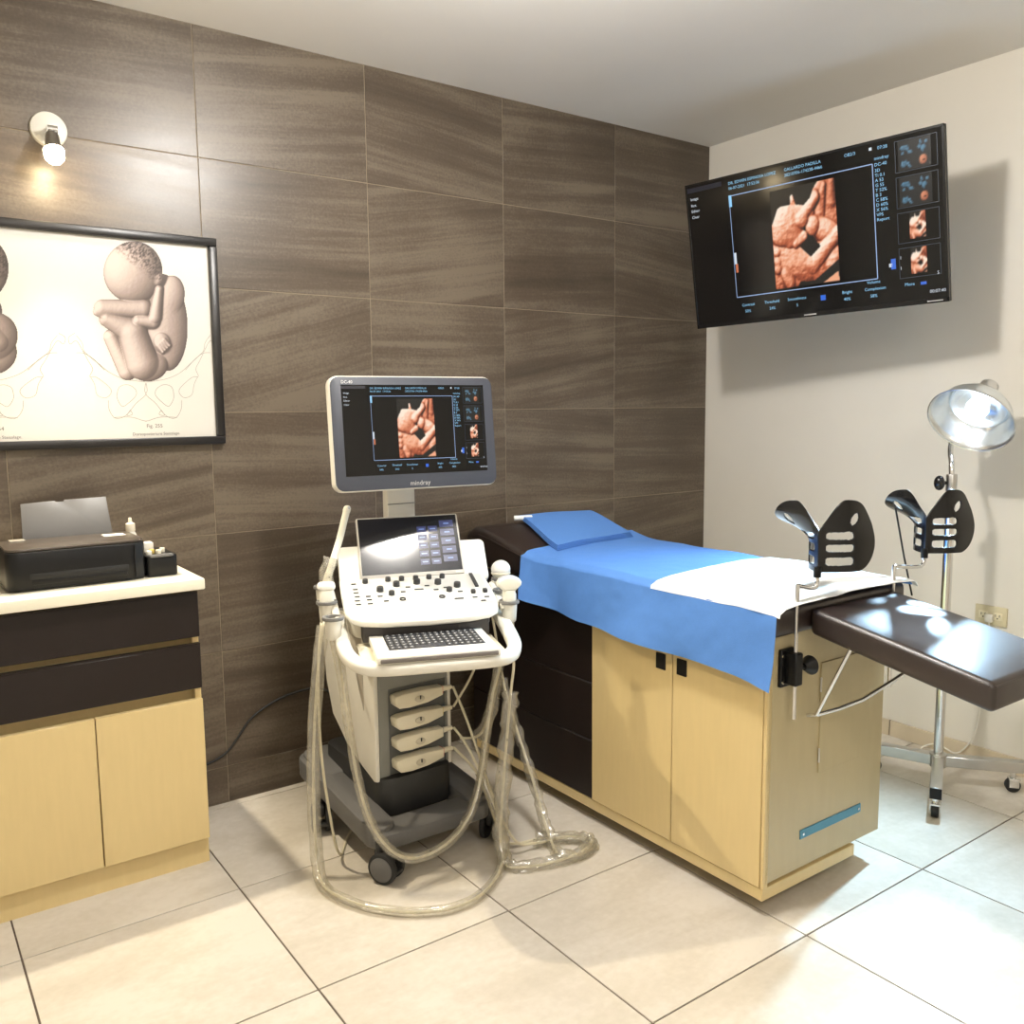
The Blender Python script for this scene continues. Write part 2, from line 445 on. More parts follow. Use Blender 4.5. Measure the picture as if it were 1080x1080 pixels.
# ------------------------------------------------------------------ room
WX = 3.1138           # white wall
XL, YF = -1.6, -4.4   # walls outside the frame
struct(MB().box((XL - 0.1, YF - 0.1, -0.11), (WX + 0.1, 0.1, -0.003)).build('floor', GROUT_F, flat=True), 'cream tiled floor with dark grout lines')
struct(MB().box((XL - 0.1, YF - 0.1, CEIL), (WX + 0.1, 0.1, CEIL + 0.1)).build('ceiling', CEIL_PAINT, flat=True), 'plain off white ceiling')
wb = struct(MB().box((XL - 0.1, 0.0018, -0.1), (WX + 0.1, 0.1, CEIL + 0.05)).build('wall_back', GROUT_W, flat=True), 'wall clad in brown slate look tiles')
struct(MB().box((WX, YF - 0.1, -0.1), (WX + 0.1, 0.1, CEIL + 0.05)).build('wall_right', PAINT_WHITE, flat=True), 'plain off white wall behind the television')
struct(MB().box((XL - 0.1, YF - 0.1, -0.1), (XL, 0.1, CEIL + 0.05)).build('wall_left', PAINT_WHITE, flat=True))
struct(MB().box((XL - 0.1, YF - 0.1, -0.1), (WX + 0.1, YF, CEIL + 0.05)).build('wall_front', PAINT_WHITE, flat=True))
floor = bpy.data.objects['floor']

def cuts(start, step, lo, hi):
    a = start
    while a > lo: a -= step
    out = []
    while a < hi - 1e-4:
        x0, x1 = max(a, lo), min(a + step, hi)
        if x1 - x0 > 0.01: out.append((x0, x1))
        a += step
    return out
tile_cache = {}
def tile(name, sx, sy, sz, bev, m, loc, parent):
    key = (name, round(sx, 4), round(sy, 4), round(sz, 4))
    if key not in tile_cache:
        o = MB().box((-sx / 2, -sy / 2, -sz / 2), (sx / 2, sy / 2, sz / 2), bev, 1).build(name, m)
        tile_cache[key] = o.data
    else:
        o = bpy.data.objects.new(name, tile_cache[key]); C.objects.link(o)
    o.parent = parent; o.location = loc; return o
G = 0.0045
for x0, x1 in cuts(0.0, 0.55, XL, WX):
    for y0, y1 in cuts(-0.0355, 0.55, YF, 0.0):
        tile('floor_tile', x1 - x0 - G, y1 - y0 - G, 0.010, 0.0008, FLOOR_TILE, ((x0 + x1) / 2, (y0 + y1) / 2, -0.005), floor)
G = 0.0026
for x0, x1 in cuts(0.713, 0.6003, XL, WX):
    for z0, z1 in cuts(0.128, 0.4074, 0.0, CEIL):
        tile('wall_tile', x1 - x0 - G, 0.010, z1 - z0 - G, 0.0008, WALL_TILE, ((x0 + x1) / 2, 0.005, (z0 + z1) / 2), wb)
bb = struct(MB().box((WX - 0.006, YF, 0.0), (WX - 0.001, -0.001, 0.064)).build('baseboard_right', GROUT_F, flat=True), 'low beige tile skirting on the white wall')
for y0, y1 in cuts(-1.03, 0.55, YF, 0.0):
    tile('baseboard_tile', 0.010, y1 - y0 - 0.005, 0.0645, 0.001, BASE_TILE, (WX - 0.006, (y0 + y1) / 2, 0.0323), bb)

# ceiling luminaires (round surface fittings)
LUM = mat('luminaire_glow', (1, 0.95, 0.86, 1), 0.5, emit=(1.0, 0.96, 0.90, 1), estr=38.0)
for k, (x, y, lb) in enumerate(((1.0, -1.42, 'round ceiling luminaire above the ultrasound machine'), (0.3, -3.7, 'round ceiling luminaire above the doorway side of the room'))):
    t = thing('ceiling_luminaire', lb, 'ceiling light', (x, y, CEIL), group='ceiling luminaires')
    MB().lathe([(0.0, 0), (0.23, 0), (0.23, -0.035), (0.21, -0.045), (0.205, -0.03), (0.0, -0.03)], 40).build('housing', WHITE_PL, t)
    MB().lathe([(0.0, -0.036), (0.203, -0.036), (0.203, -0.031), (0, -0.031)], 40).build('diffuser', LUM, t)

# ------------------------------------------------------------------ wall outlet
t = thing('wall_outlet', 'beige electrical outlet plate low on the white wall beside the lamp stand', 'outlet', (WX, -1.41, 0.575))
MB().box((-0.008, -0.058, -0.036), (0, 0.058, 0.036), 0.003).build('cover_plate', mat('outlet_plate', srgb(205, 194, 160), 0.4), t)
for s in (-1, 1):
    p = MB().box((-0.011, s * 0.026 - 0.017, -0.014), (-0.007, s * 0.026 + 0.017, 0.014), 0.003).build('socket', mat('outlet_socket', srgb(222, 212, 182), 0.4), t)
    b = MB()
    b.box((-0.0118, s * 0.026 - 0.008, -0.001), (-0.0105, s * 0.026 - 0.006, 0.008)); b.box((-0.0118, s * 0.026 + 0.006, -0.001), (-0.0105, s * 0.026 + 0.008, 0.008))
    b.cyl((-0.0118, s * 0.026, -0.007), (-0.0105, s * 0.026, -0.007), 0.0025, n=10)
    b.build('contact_slot', BLACK_PL, p)

# ------------------------------------------------------------------ cabinet with counter and printer
t = thing('storage_cabinet', 'low cabinet with dark espresso drawers above cream doors under the framed print', 'cabinet', (0.53, -0.395, 0))
W = 1.18
b = MB(); b.box((-W, 0.05, 0.082), (-0.018, 0.38, 0.846)); b.box((-0.018, 0.0195, 0.082), (0.0, 0.38, 0.846)); b.box((-W, 0.0195, 0.835), (-0.018, 0.05, 0.846))
b.build('body', CREAM_LAM, t)
MB().box((-W, 0.022, 0), (0, 0.38, 0.0815)).build('plinth', CREAM_LAM, t)
for k in range(2):
    x1 = -0.001 - k * (W / 2); x0 = x1 - W / 2 + 0.003
    for z0, z1 in ((0.702, 0.832), (0.548, 0.678)):
        d = MB().box((x0, 0, z0), (x1, 0.019, z1), 0.0015, 1).build('drawer', DARK_LAM, t)
        MB().box((x0, 0.001, z1), (x1, 0.018, z1 + 0.004)).build('edge_band', CREAM_LAM if False else DARK_LAM, d)
for k in range(4):
    x1 = -0.0015 - k * (W / 4); x0 = x1 - W / 4 + 0.003
    MB().box((x0, 0, 0.083), (x1, 0.019, 0.515), 0.0015, 1).build('door', CREAM_LAM, t)
tag(MB().box((-W, -0.035, 0), (0.012, 0.386, 0.032), 0.004).build('countertop', COUNTER), 'cream countertop slab on the low cabinet', 'countertop').location = (0.53, -0.395, 0.846)

t = thing('inkjet_printer', 'black inkjet printer with side ink tank and raised grey paper support', 'printer', (0.055, -0.335, 0.878))
body = [(0.0, 0.03), (0.004, 0.012), (0.016, 0.002), (0.035, 0), (0.31, 0), (0.325, 0.003), (0.347, 0.012), (0.355, 0.03), (0.355, 0.215), (0.0, 0.215)]
MB().prism(body, 0.004, 0.108, 0.004).build('body', BLACK_PL, t)
MB().prism([(x * 0.985 + 0.003, y * 0.97 + 0.004) for x, y in body], 0.108, 0.117, 0.004).build('lid', mat('printer_lid', srgb(70, 62, 54), 0.3, noise=0.05), t)
MB().box((0.055, -0.001, 0.032), (0.305, 0.02, 0.049), 0.002).build('output_slot', mat('slot_black', srgb(8, 8, 8), 0.6), t)
MB().box((0.06, -0.0015, 0.018), (0.30, 0.006, 0.0315), 0.001).build('output_tray', BLACK_PL, t)
MB().box((0.322, -0.0015, 0.010), (0.324, 0.006, 0.10)).build('panel_seam', mat('slot_black', srgb(8, 8, 8)), t)
sup = [(0.0, 0.0), (0.24, 0.0), (0.232, 0.115), (0.118, 0.113), (0.116, 0.108), (0.095, 0.108), (0.093, 0.112), (0.004, 0.108)]
Ms = Matrix.Translation((0.068, 0.205, 0.112)) @ Matrix.Rotation(R(-14), 4, 'X') @ Matrix.Rotation(R(90), 4, 'X')
MB().prism(sup, -0.002, 0.002, 0.0005, M=Ms).build('paper_support', mat('smoke_grey_plastic', srgb(98, 97, 96), 0.4, noise=0.03), t)
MB().box((0.03, 0.165, 0.116), (0.07, 0.20, 0.121), 0.002).build('edge_guide', mat('guide_grey', srgb(150, 144, 132), 0.4), t)
b = MB(); b.prism(rrect(0.357, 0.012, 0.442, 0.19, 0.01), 0.002, 0.062, 0.003)
tank = b.build('ink_tank', BLACK_PL, t)
MB().box((0.366, 0.006, 0.058), (0.43, 0.02, 0.066), 0.003).build('tank_latch', MID_GREY, tank)
for i, (x, y, m) in enumerate(((0.372, 0.05, WHITE_PL), (0.386, 0.075, mat('cap_yellow', srgb(196, 170, 90), 0.5)), (0.40, 0.055, CREAM_PL), (0.418, 0.085, CREAM_PL))):
    MB().cyl((x, y, 0.06), (x, y, 0.074), 0.008, n=14, bev=0.002).build('ink_cap', m, tank)
MB().box((0.364, 0.09, 0.063), (0.396, 0.125, 0.092), 0.003).build('tank_label', PAPER, tank)
MB().box((0.268, 0.12, 0.1168), (0.328, 0.17, 0.1178), 0.0003, 1).build('label_sticker', PAPER, t)
t = thing('dropper_bottle', 'small white dropper bottle standing behind the printer', 'bottle', (0.424, -0.085, 0.878))
MB().lathe([(0, 0), (0.016, 0), (0.017, 0.003), (0.017, 0.095), (0.0165, 0.10), (0.013, 0.107), (0.0115, 0.112), (0, 0.112)], 24).build('body', WHITE_PL, t)
MB().lathe([(0, 0.11), (0.013, 0.11), (0.014, 0.114), (0.0135, 0.134), (0.006, 0.138), (0.0045, 0.152), (0, 0.153)], 24).build('cap', mat('bottle_cap_cream', srgb(236, 226, 205), 0.4), t)

# ------------------------------------------------------------------ framed print
FX0, FX1, FZ0, FZ1 = -0.23, 0.752, 1.247, 1.911
t = thing('framed_print', 'wide black framed print of two curled infants drawn above pelvis outlines', 'framed picture', ((FX0 + FX1) / 2, -0.001, FZ0))
fwid, fh = FX1 - FX0, FZ1 - FZ0
fb = 0.026
for lo, hi in (((-fwid / 2, -0.028, 0), (fwid / 2, 0, fb)), ((-fwid / 2, -0.028, fh - fb), (fwid / 2, 0, fh)),
               ((-fwid / 2, -0.028, fb), (-fwid / 2 + fb, 0, fh - fb)), ((fwid / 2 - fb, -0.028, fb), (fwid / 2, 0, fh - fb))):
    MB().box(lo, hi, 0.004).build('frame_rail', FRAME_BLK, t)
paper = MB().box((-fwid / 2 + fb, -0.010, fb), (fwid / 2 - fb, -0.004, fh - fb)).build('print_sheet', PAPER, t)
PRINT = attr_mat('printed_drawing', 0.0, 0.6)
ox, oz = (FX0 + FX1) / 2, FZ0
# drawing coordinates are crop units; wall metres: x=0.349+X*0.000421 (at mid height), z from Y
def drw(X, Y, dy=-0.0106):
    k = Y / 1080.0
    x0 = 0.363 + (0.336 - 0.363) * k; x1 = 0.702 + (0.677 - 0.702) * k
    z0 = 1.893 + (1.441 - 1.893) * k; z1 = 1.928 + (1.444 - 1.928) * k
    u = X / 810.0
    return x0 + (x1 - x0) * u - ox, (X * 0 + dy), z0 + (z1 - z0) * u - oz
TONES = [(0.0, (58, 50, 46)), (0.35, (104, 91, 85)), (0.6, (158, 141, 133)), (0.8, (204, 188, 180)), (1.0, (224, 214, 207))]
def infant(D, w_, h_, x0, x1, build, hair, dark):
    Rf = Relief(w_, h_, x0, x1, 40, 1090); build(Rf)
    v = Rf.shade(0.09, (-0.55, -0.25, 0.8), 0.2, 4, 0.9)
    P = Paint(w_, h_, x0, x1, 40, 1090, (226, 222, 212))
    if hair:
        cx, cy, rx, ry = hair
        u_, v_ = (P.X - cx) / rx, (P.Y - cy) / ry; d_ = np.hypot(u_, v_)
        band = np.clip((0.55 * u_ - 0.75 * v_ - 0.12) * 2.2, 0, 1) * (d_ < 1.0)
        rs = np.random.RandomState(9); st = rs.randn(*P.X.shape)
        for _ in range(5): st = (st + np.roll(st, 1, 0) + np.roll(np.roll(st, 1, 0), -1, 1)) / 3
        v = v - band * (0.20 + 0.45 * np.clip(st * 1.6, -0.4, 1))
    P.a = ramp(np.clip(v, 0, 1) ** 1.7 * dark, TONES); P.m = Rf.mask
    return P
def build1(F):
    F.ell(552, 640, 168, 345, -4, 130, -60); F.ell(590, 450, 108, 145, 10, 70, 0)
    F.cap((175, 740), (290, 985), 52, 66, 70, -20); F.ell(440, 950, 135, 108, -10, 90, 0)
    F.ell(535, 780, 58, 70, -20, 40, 60)
    for i in range(4): F.cap((505 + 15 * i, 800 - 12 * i), (540 + 16 * i, 848 - 15 * i), 14, 10, 16, 88)
    F.cap((150, 610), (330, 700), 58, 98, 95, 30); F.cap((325, 715), (395, 930), 100, 118, 120, 25)
    F.cap((115, 535), (395, 540), 58, 66, 70, 70); F.cap((85, 560), (130, 590), 32, 26, 34, 78)
    F.ell(330, 280, 205, 214, 6, 150, 60); F.ell(505, 330, 32, 44, 12, 26, 130); F.cap((508, 322), (506, 350), 10, 8, 5, 128)
    F.cap((512, 402), (482, 600), 27, 42, 46, 110); F.cap((360, 625), (472, 632), 36, 44, 46, 92)
link('infant_drawing', (P := infant(None, 190, 250, 30, 760, build1, (330, 280, 205, 214), 0.84)).mesh('infant_drawing', lambda X, Y: drw(X, Y)), PRINT, paper, flat=True)
def build2(F):
    F.ell(-750, 255, 262, 275, 0, 150, 60); F.ell(-690, 560, 162, 150, 0, 90, 20); F.ell(-660, 890, 132, 185, 20, 80, 0)
    F.ell(-600, 850, 162, 160, 0, 90, 20); F.ell(-590, 740, 156, 175, 12, 110, 60); F.cap((-640, 640), (-560, 780), 60, 70, 60, 120)
# second drawing, only its right side is inside the photograph
link('infant_drawing', infant(None, 190, 230, -1010, -400, build2, (-750, 255, 262, 275), 0.72).mesh('infant_drawing', lambda X, Y: drw(X, Y)), PRINT, paper, flat=True)
def pel(pts):   # zoom units (0,220; 4.32) -> drawing crop units
    return [((x / 4.32 - 90) * 6.75, (y / 4.32 + 220 - 245) * 6.75) for x, y in pts]
def ribbon(b, pts, wd, sub=5):
    Q = spline([(x, y, 0) for x, y in pts], sub)
    L_, R_ = [], []
    for i, p in enumerate(Q):
        t_ = (Q[min(i + 1, len(Q) - 1)] - Q[max(i - 1, 0)]).normalized(); n_ = Vector((-t_.y, t_.x, 0)) * wd / 2
        L_.append(Vector(drw(p.x + n_.x, p.y + n_.y, -0.01055))); R_.append(Vector(drw(p.x - n_.x, p.y - n_.y, -0.01055)))
    b.grid([L_, R_])
half = [[(345, 565), (318, 585), (325, 615), (350, 600), (375, 640), (400, 690), (420, 730), (408, 765), (440, 770), (500, 825), (480, 862), (440, 850), (428, 800), (410, 765)],
        [(350, 655), (390, 660), (440, 700), (500, 750), (570, 778), (655, 790)],
        [(350, 575), (375, 610), (385, 650), (430, 690), (470, 735)],
        [(525, 855), (535, 815), (570, 802), (605, 820), (612, 850), (580, 885), (550, 903), (530, 875), (525, 855)],
        [(655, 795), (650, 830), (655, 850), (610, 890), (565, 945), (520, 958), (492, 920), (488, 875)],
        [(510, 955), (560, 952), (600, 955), (640, 968), (660, 972)],
        [(585, 920), (570, 945), (595, 940), (585, 920)]]
b = MB()
for dx in (0, -690):
    for h_ in half:
        ribbon(b, pel([(x + dx, y) for x, y in h_]), 3.2); ribbon(b, pel([(1312 - x + dx, y) for x, y in h_]), 3.2)
b.build('pelvis_outline', INK, paper, flat=True)
cx1 = drw((655 / 4.32 - 90) * 6.75, 0)[0] - 0.006; cx2 = drw((-35 / 4.32 - 90) * 6.75, 0)[0]
for it in (('Fig. 255', cx1, 0.058, 0.016, 'CENTER'), ('Dorsoposteriore Steisslage.', cx1 + 0.005, 0.034, 0.013, 'CENTER'),
           ('Fig. 254', cx2, 0.058, 0.016, 'CENTER'), ('Dorsoanteriore Steisslage.', cx2, 0.034, 0.013, 'CENTER')):
    texts([it], 'caption', INK_DARK, paper, Matrix.Translation((0, -0.0106, 0)) @ FACE)

# ------------------------------------------------------------------ wall spotlight
t = thing('wall_spotlight', 'round white wall spotlight with a glowing bulb above the framed print', 'wall light', (0.283, 0.0, 2.177))
Mp = Matrix.Rotation(R(90), 4, 'X')
MB().lathe([(0, 0), (0.05, 0), (0.0505, 0.004), (0.048, 0.012), (0.03, 0.020), (0, 0.023)], 40, M=Mp).build('wall_plate', WHITE_PL, t)
b = MB(); b.cyl((0, -0.02, 0.0), (0, -0.064, -0.012), 0.007, n=14); b.cyl((-0.013, -0.064, -0.014), (0.013, -0.064, -0.014), 0.011, n=14); b.cyl((-0.003, -0.064, -0.014), (-0.004, -0.074, -0.036), 0.009, n=14)
b.build('arm', CHROME, t)
axis = Vector((-0.02, -0.46, -0.88)).normalized()
Qs = axis.to_track_quat('Z', 'Y').to_matrix().to_4x4(); Qs.translation = Vector((-0.004, -0.070, -0.030))
MB().lathe([(0, 0), (0.016, 0.0), (0.019, 0.006), (0.021, 0.045), (0.027, 0.056), (0.029, 0.060), (0.0275, 0.060), (0.024, 0.050), (0.0, 0.042)], 32, M=Qs).build('lamp_head', STEEL, t)
BULB = mat('halogen_bulb', (1, 0.9, 0.7, 1), 0.3, emit=(1.0, 0.80, 0.48, 1), estr=60)
MB().lathe([(0, 0.046), (0.018, 0.05), (0.0265, 0.066), (0.0265, 0.080), (0.018, 0.093), (0, 0.097)], 28, M=Qs).build('bulb', BULB, t)
pl = Qs @ Vector((0, 0, 0.125))
light('spotlight_beam', 'SPOT', pl, 120, (1.0, 0.88, 0.68), t, spot_size=R(98), spot_blend=0.75, shadow_soft_size=0.02)
bpy.data.objects['spotlight_beam'].rotation_euler = axis.to_track_quat('-Z', 'Y').to_euler()
light('bulb_glow', 'POINT', Qs @ Vector((0, 0, 0.125)), 1.6, (1.0, 0.80, 0.5), t, shadow_soft_size=0.02)

# ------------------------------------------------------------------ screens
def plane_matrix(c, az, ti, ro=0.0):
    az, ti, ro = R(az), R(ti), R(ro)
    r = Vector((math.cos(az), -math.sin(az), 0)); n = Vector((-math.sin(az), -math.cos(az), 0)); u = Vector((0, 0, 1))
    n2 = n * math.cos(ti) - u * math.sin(ti); u2 = u * math.cos(ti) + n * math.sin(ti)
    r2 = r * math.cos(ro) + u2 * math.sin(ro); u3 = u2 * math.cos(ro) - r * math.sin(ro)
    M = Matrix((r2, -n2, u3)).transposed().to_4x4(); M.translation = Vector(c)
    return M
SCAN = attr_mat('scan_picture', 0.95)
def emis(name, col, s): return mat(name, (0.01, 0.01, 0.01, 1), 0.4, emit=col, estr=s)
TXT = emis('screen_text_cyan', srgb(150, 215, 255), 0.9)
TXTW = emis('screen_text_white', srgb(225, 235, 245), 0.85)
LINE = emis('screen_line', srgb(160, 190, 235), 0.8)
DIM = emis('screen_dim_line', srgb(60, 80, 100), 0.5)
BLUEI = emis('screen_blue', srgb(40, 110, 230), 0.8)

def scan_picture(w_, h_):
    F = Relief(w_, h_, 0, 1, 0, 1)
    F.ell(0.86, 0.30, 0.28, 0.34, 10, 0.10, -0.16); F.cap((0.74, 0.30), (0.83, 0.05), 0.09, 0.035, 0.06, -0.06); F.cap((0.93, 0.22), (0.95, 0.02), 0.07, 0.05, 0.06, -0.10)
    F.cap((0.36, 0.22), (0.34, 0.10), 0.05, 0.025, 0.04, -0.06)
    F.ell(0.10, 0.74, 0.17, 0.32, 0, 0.10, -0.08); F.ell(0.45, 0.79, 0.42, 0.20, 8, 0.16, -0.06); F.ell(0.30, 0.66, 0.28, 0.15, 15, 0.12, -0.05)
    F.ell(0.84, 0.49, 0.24, 0.12, 24, 0.13, -0.02); F.ell(0.92, 0.79, 0.13, 0.17, 20, 0.10, -0.05); F.cap((1.0, 0.53), (0.60, 0.80), 0.075, 0.10, 0.11, 0.03)
    F.cap((0.28, 0.26), (0.58, 0.30), 0.10, 0.09, 0.10, 0.02); F.ell(0.24, 0.37, 0.26, 0.21, 0, 0.17, 0.02); F.ell(0.14, 0.47, 0.16, 0.10, 12, 0.10, 0.04); F.ell(0.33, 0.50, 0.17, 0.10, -12, 0.10, 0.04)
    F.cap((0.48, 0.31), (0.70, 0.15), 0.075, 0.05, 0.08, 0.10); F.ell(0.47, 0.335, 0.10, 0.085, 0, 0.08, 0.12); F.ell(0.63, 0.415, 0.105, 0.095, -20, 0.09, 0.07); F.cap((0.36, 0.57), (0.50, 0.50), 0.04, 0.05, 0.05, 0.09)
    for y in (0.62, 0.72, 0.80): F.ell(0.055, y, 0.06, 0.05, 0, 0.05, 0.01)
    F.cap((0.17, 0.86), (0.24, 0.95), 0.07, 0.08, 0.08, 0.03); F.ell(0.30, 0.965, 0.10, 0.05, 0, 0.05, 0.0)
    v = F.shade(60, (-0.5, -0.6, 0.7), 0.0024, 5, 0.9)
    v = v - 0.28 * np.clip((F.X - 0.62) * 2.6, 0, 1) * np.clip((0.42 - F.Y) * 4, 0, 1)
    v = v - 0.12 * np.clip((F.Y - 0.55) * 3, 0, 1) * (F.X < 0.6)
    P = Paint(w_, h_, 0, 1, 0, 1, (8, 5, 4)); P.m[:] = True
    P.a = np.where(F.mask[..., None], ramp(np.clip(v, 0, 1), [(0.0, (22, 5, 2)), (0.35, (92, 30, 13)), (0.6, (188, 92, 56)), (0.8, (240, 162, 124)), (1.0, (255, 234, 214))]), 7)
    P.poly([(0.42, 0.60), (0.56, 0.52), (0.74, 0.63), (0.58, 0.72)], (10, 6, 5))
    P.poly([(0.36, 1.01), (0.40, 0.955), (0.62, 0.965), (0.80, 0.88), (1.01, 0.78), (1.01, 1.01)], (10, 6, 5))
    P.poly([(0.74, 1.0), (0.98, 0.90), (1.0, 1.0)], (240, 170, 132))
    P.poly([(0, 0), (0.30, 0.0), (0.30, 0.17), (0.12, 0.17), (0.0, 0.34)], (8, 5, 4))
    P.blur(1)
    return P
def tv_thumb():
    P = Paint(26, 22, 0, 1, 0, 1, (6, 8, 10)); P.m[:] = True
    rs = np.random.RandomState(8)
    for cx, cy in ((0.27, 0.27), (0.27, 0.74), (0.75, 0.26)):
        for k in range(7):
            P.ell(cx + rs.uniform(-.14, .14), cy + rs.uniform(-.15, .15), rs.uniform(.05, .11), rs.uniform(.04, .09), rs.uniform(0, 90), (96, 150, 180), (30, 60, 80), 0.4, 0.2)
    P.ell(0.76, 0.74, 0.14, 0.19, 0, (235, 160, 120), (120, 50, 26), 0.3, 0.3); P.ell(0.78, 0.76, 0.05, 0.05, 0, (70, 30, 20), (40, 16, 10), 0.5, 0)
    return P

def screen_content(parent, M, w, h, res=1.0):
    """M: maps screen plane (x right, y up, z towards viewer) into parent space; (u,v) with v down"""
    X = lambda u: (u - 0.5) * w
    Y = lambda v: (0.5 - v) * h
    def pic(P, u0, v0, u1, v1, name):
        def fn(A, B):
            x = X(u0 + (u1 - u0) * A); y = Y(v0 + (v1 - v0) * B); V = np.stack([x, y, x * 0 + 0.0004, x * 0 + 1], -1) @ np.array(M).T
            return V[..., 0], V[..., 1], V[..., 2]
        return link(name, P.mesh(name, fn, False), SCAN, parent, flat=True)
    def lines(segs, wd, m, name):
        b = MB()
        for u0, v0, u1, v1 in segs:
            x0, x1 = sorted((X(u0), X(u1))); y0, y1 = sorted((Y(v0), Y(v1)))
            if x1 - x0 < wd: x0, x1 = (x0 + x1) / 2 - wd / 2, (x0 + x1) / 2 + wd / 2
            if y1 - y0 < wd: y0, y1 = (y0 + y1) / 2 - wd / 2, (y0 + y1) / 2 + wd / 2
            b.grid([[(x0, y0, 0.0004), (x0, y1, 0.0004)], [(x1, y0, 0.0004), (x1, y1, 0.0004)]])
        return b.build(name, m, parent, M=M, flat=True)
    n = max(40, int(90 * res))
    pic(scan_picture(n, int(n * 1.35)), 0.365, 0.155, 0.625, 0.815, 'scan_image')
    lines([(0.19, 0.125, 0.765, 0.125), (0.19, 0.835, 0.765, 0.835), (0.765, 0.125, 0.765, 0.835)], 0.0032 * w / 0.9, LINE, 'image_border')
    lines([(0.19, 0.125, 0.19, 0.835)], 0.0022 * w / 0.9, LINE, 'image_border')
    lines([(0.187, 0.12, 0.20, 0.20)], 0.003, TXT, 'colour_bar')
    lines([(0.192, 0.52, 0.202, 0.60)], 0.003, TXTW, 'colour_bar'); lines([(0.196, 0.60, 0.206, 0.66)], 0.003, emis('bar_orange', srgb(220, 120, 80), 0.8), 'colour_bar')
    th = tv_thumb()
    for v0 in (0.03, 0.245): pic(th, 0.855, v0, 0.965, v0 + 0.175, 'thumbnail')
    sp = scan_picture(22, 26)
    for v0 in (0.46, 0.675): pic(sp, 0.885, v0, 0.94, v0 + 0.16, 'thumbnail')
    fr = []
    for v0 in (0.025, 0.24, 0.455, 0.67):
        v1 = v0 + 0.185; fr += [(0.845, v0, 0.845, v1), (0.985, v0, 0.985, v1), (0.845, v0, 0.985, v0), (0.845, v1, 0.985, v1)]
    lines(fr, 0.0016 * w / 0.9, DIM, 'thumbnail_frame')
    lines([(0.815, 0.725, 0.832, 0.79)], 0.003, BLUEI, 'pause_icon'); lines([(0.808, 0.752, 0.82, 0.775)], 0.003, TXTW, 'pause_icon')
    lines([(0.755, 0.024, 0.765, 0.042)], 0.003, TXTW, 'status_icon')
    lines([(0.545, 0.895, 0.565, 0.93)], 0.003, BLUEI, 'trackball_icon')
    lines([(0.915, 0.89, 0.935, 0.908)], 0.003, BLUEI, 'toggle_icon')
    lines([(0.0, 0.012, 0.16, 0.045)], 0.003, emis('screen_header', srgb(14, 18, 40), 0.6), 'header_strip')
    s = h * 0.028
    T = [('DR. EDWIN ESPINOSA LOPEZ', 0.19, 0.048), ('06-07-2021  17:52:36', 0.19, 0.083), ('GALLARDO PADILLA', 0.43, 0.045), ('20210706-174238-4466', 0.43, 0.08), ('OB2/3', 0.665, 0.045), ('07:28', 0.785, 0.045),
         ('mindray', 0.772, 0.105), ('DC-40', 0.772, 0.143), ('3D', 0.772, 0.178), ('Ti 0.1', 0.772, 0.208), ('A 53', 0.772, 0.238), ('G 55', 0.772, 0.268), ('T 52%', 0.772, 0.298), ('B 3', 0.772, 0.328), ('C 58%', 0.772, 0.358), ('D 60%', 0.772, 0.388), ('X 56%', 0.772, 0.418), ('VPS', 0.772, 0.448), ('Report', 0.772, 0.478),
         ('Contrast', 0.21, 0.905), ('50%', 0.222, 0.95), ('Threshold', 0.31, 0.905), ('24%', 0.33, 0.95), ('Smoothness', 0.41, 0.905), ('5', 0.445, 0.95), ('Bright', 0.63, 0.905), ('40%', 0.635, 0.95), ('Complexion', 0.715, 0.905), ('58%', 0.735, 0.95), ('Volume', 0.725, 0.862), ('More', 0.86, 0.905)]
    texts([(a, X(u), Y(v), s, 'LEFT') for a, u, v in T], 'screen_text', TXT, parent, M @ Matrix.Translation((0, 0, 0.0006)))
    T = [('Image', 0.012, 0.10), ('Rot.', 0.012, 0.145), ('Editor', 0.012, 0.185), ('Clear', 0.012, 0.228), ('00:07:40', 0.945, 0.965), ('S', 0.972, 0.855), ('I', 0.848, 0.735), ('I', 0.848, 0.80)]
    texts([(a, X(u), Y(v), s, 'LEFT') for a, u, v in T], 'screen_text', TXTW, parent, M @ Matrix.Translation((0, 0, 0.0006)))

SCREEN_BLK = mat('dark_screen_glass', srgb(9, 9, 11), 0.12, spec=0.5)
TVW, TVH = 0.975, 0.5615
Mt = plane_matrix((2.62, -0.913, 1.96), 79.8, 8.7, 1.5)
t = thing('wall_television', 'flat black television on a tilted wall arm showing a golden fetal ultrasound scan', 'television')
t.matrix_world = Mt @ Matrix.Translation((0, 0, -TVH / 2))
b = MB(); b.box((-TVW / 2, 0.0, 0), (TVW / 2, 0.022, TVH), 0.003)
b.box((-0.30, 0.02, 0.06), (0.30, 0.05, 0.40), 0.01)
b.build('back_shell', BLACK_PL, t)
bz = 0.009
b = MB()
for lo, hi in (((-TVW / 2, -0.004, 0), (TVW / 2, 0.004, 0.016)), ((-TVW / 2, -0.004, TVH - bz), (TVW / 2, 0.004, TVH)), ((-TVW / 2, -0.004, 0), (-TVW / 2 + bz, 0.004, TVH)), ((TVW / 2 - bz, -0.004, 0), (TVW / 2, 0.004, TVH))):
    b.box(lo, hi, 0.0012, 1)
b.build('bezel', BLACK_GLOSS, t)
scr = MB().box((-TVW / 2 + bz, -0.0015, 0.016), (TVW / 2 - bz, 0.004, TVH - bz)).build('screen', SCREEN_BLK, t)
screen_content(scr, Matrix.Translation((0, -0.0018, (TVH + 0.007) / 2)) @ FACE, TVW - 2 * bz, TVH - 0.025, 1.2)
b = MB(); b.box((-0.024, -0.0048, 0.006), (0.024, -0.003, 0.010)); b.build('logo_strip', mat('silver_print', srgb(190, 190, 185), 0.4), t)
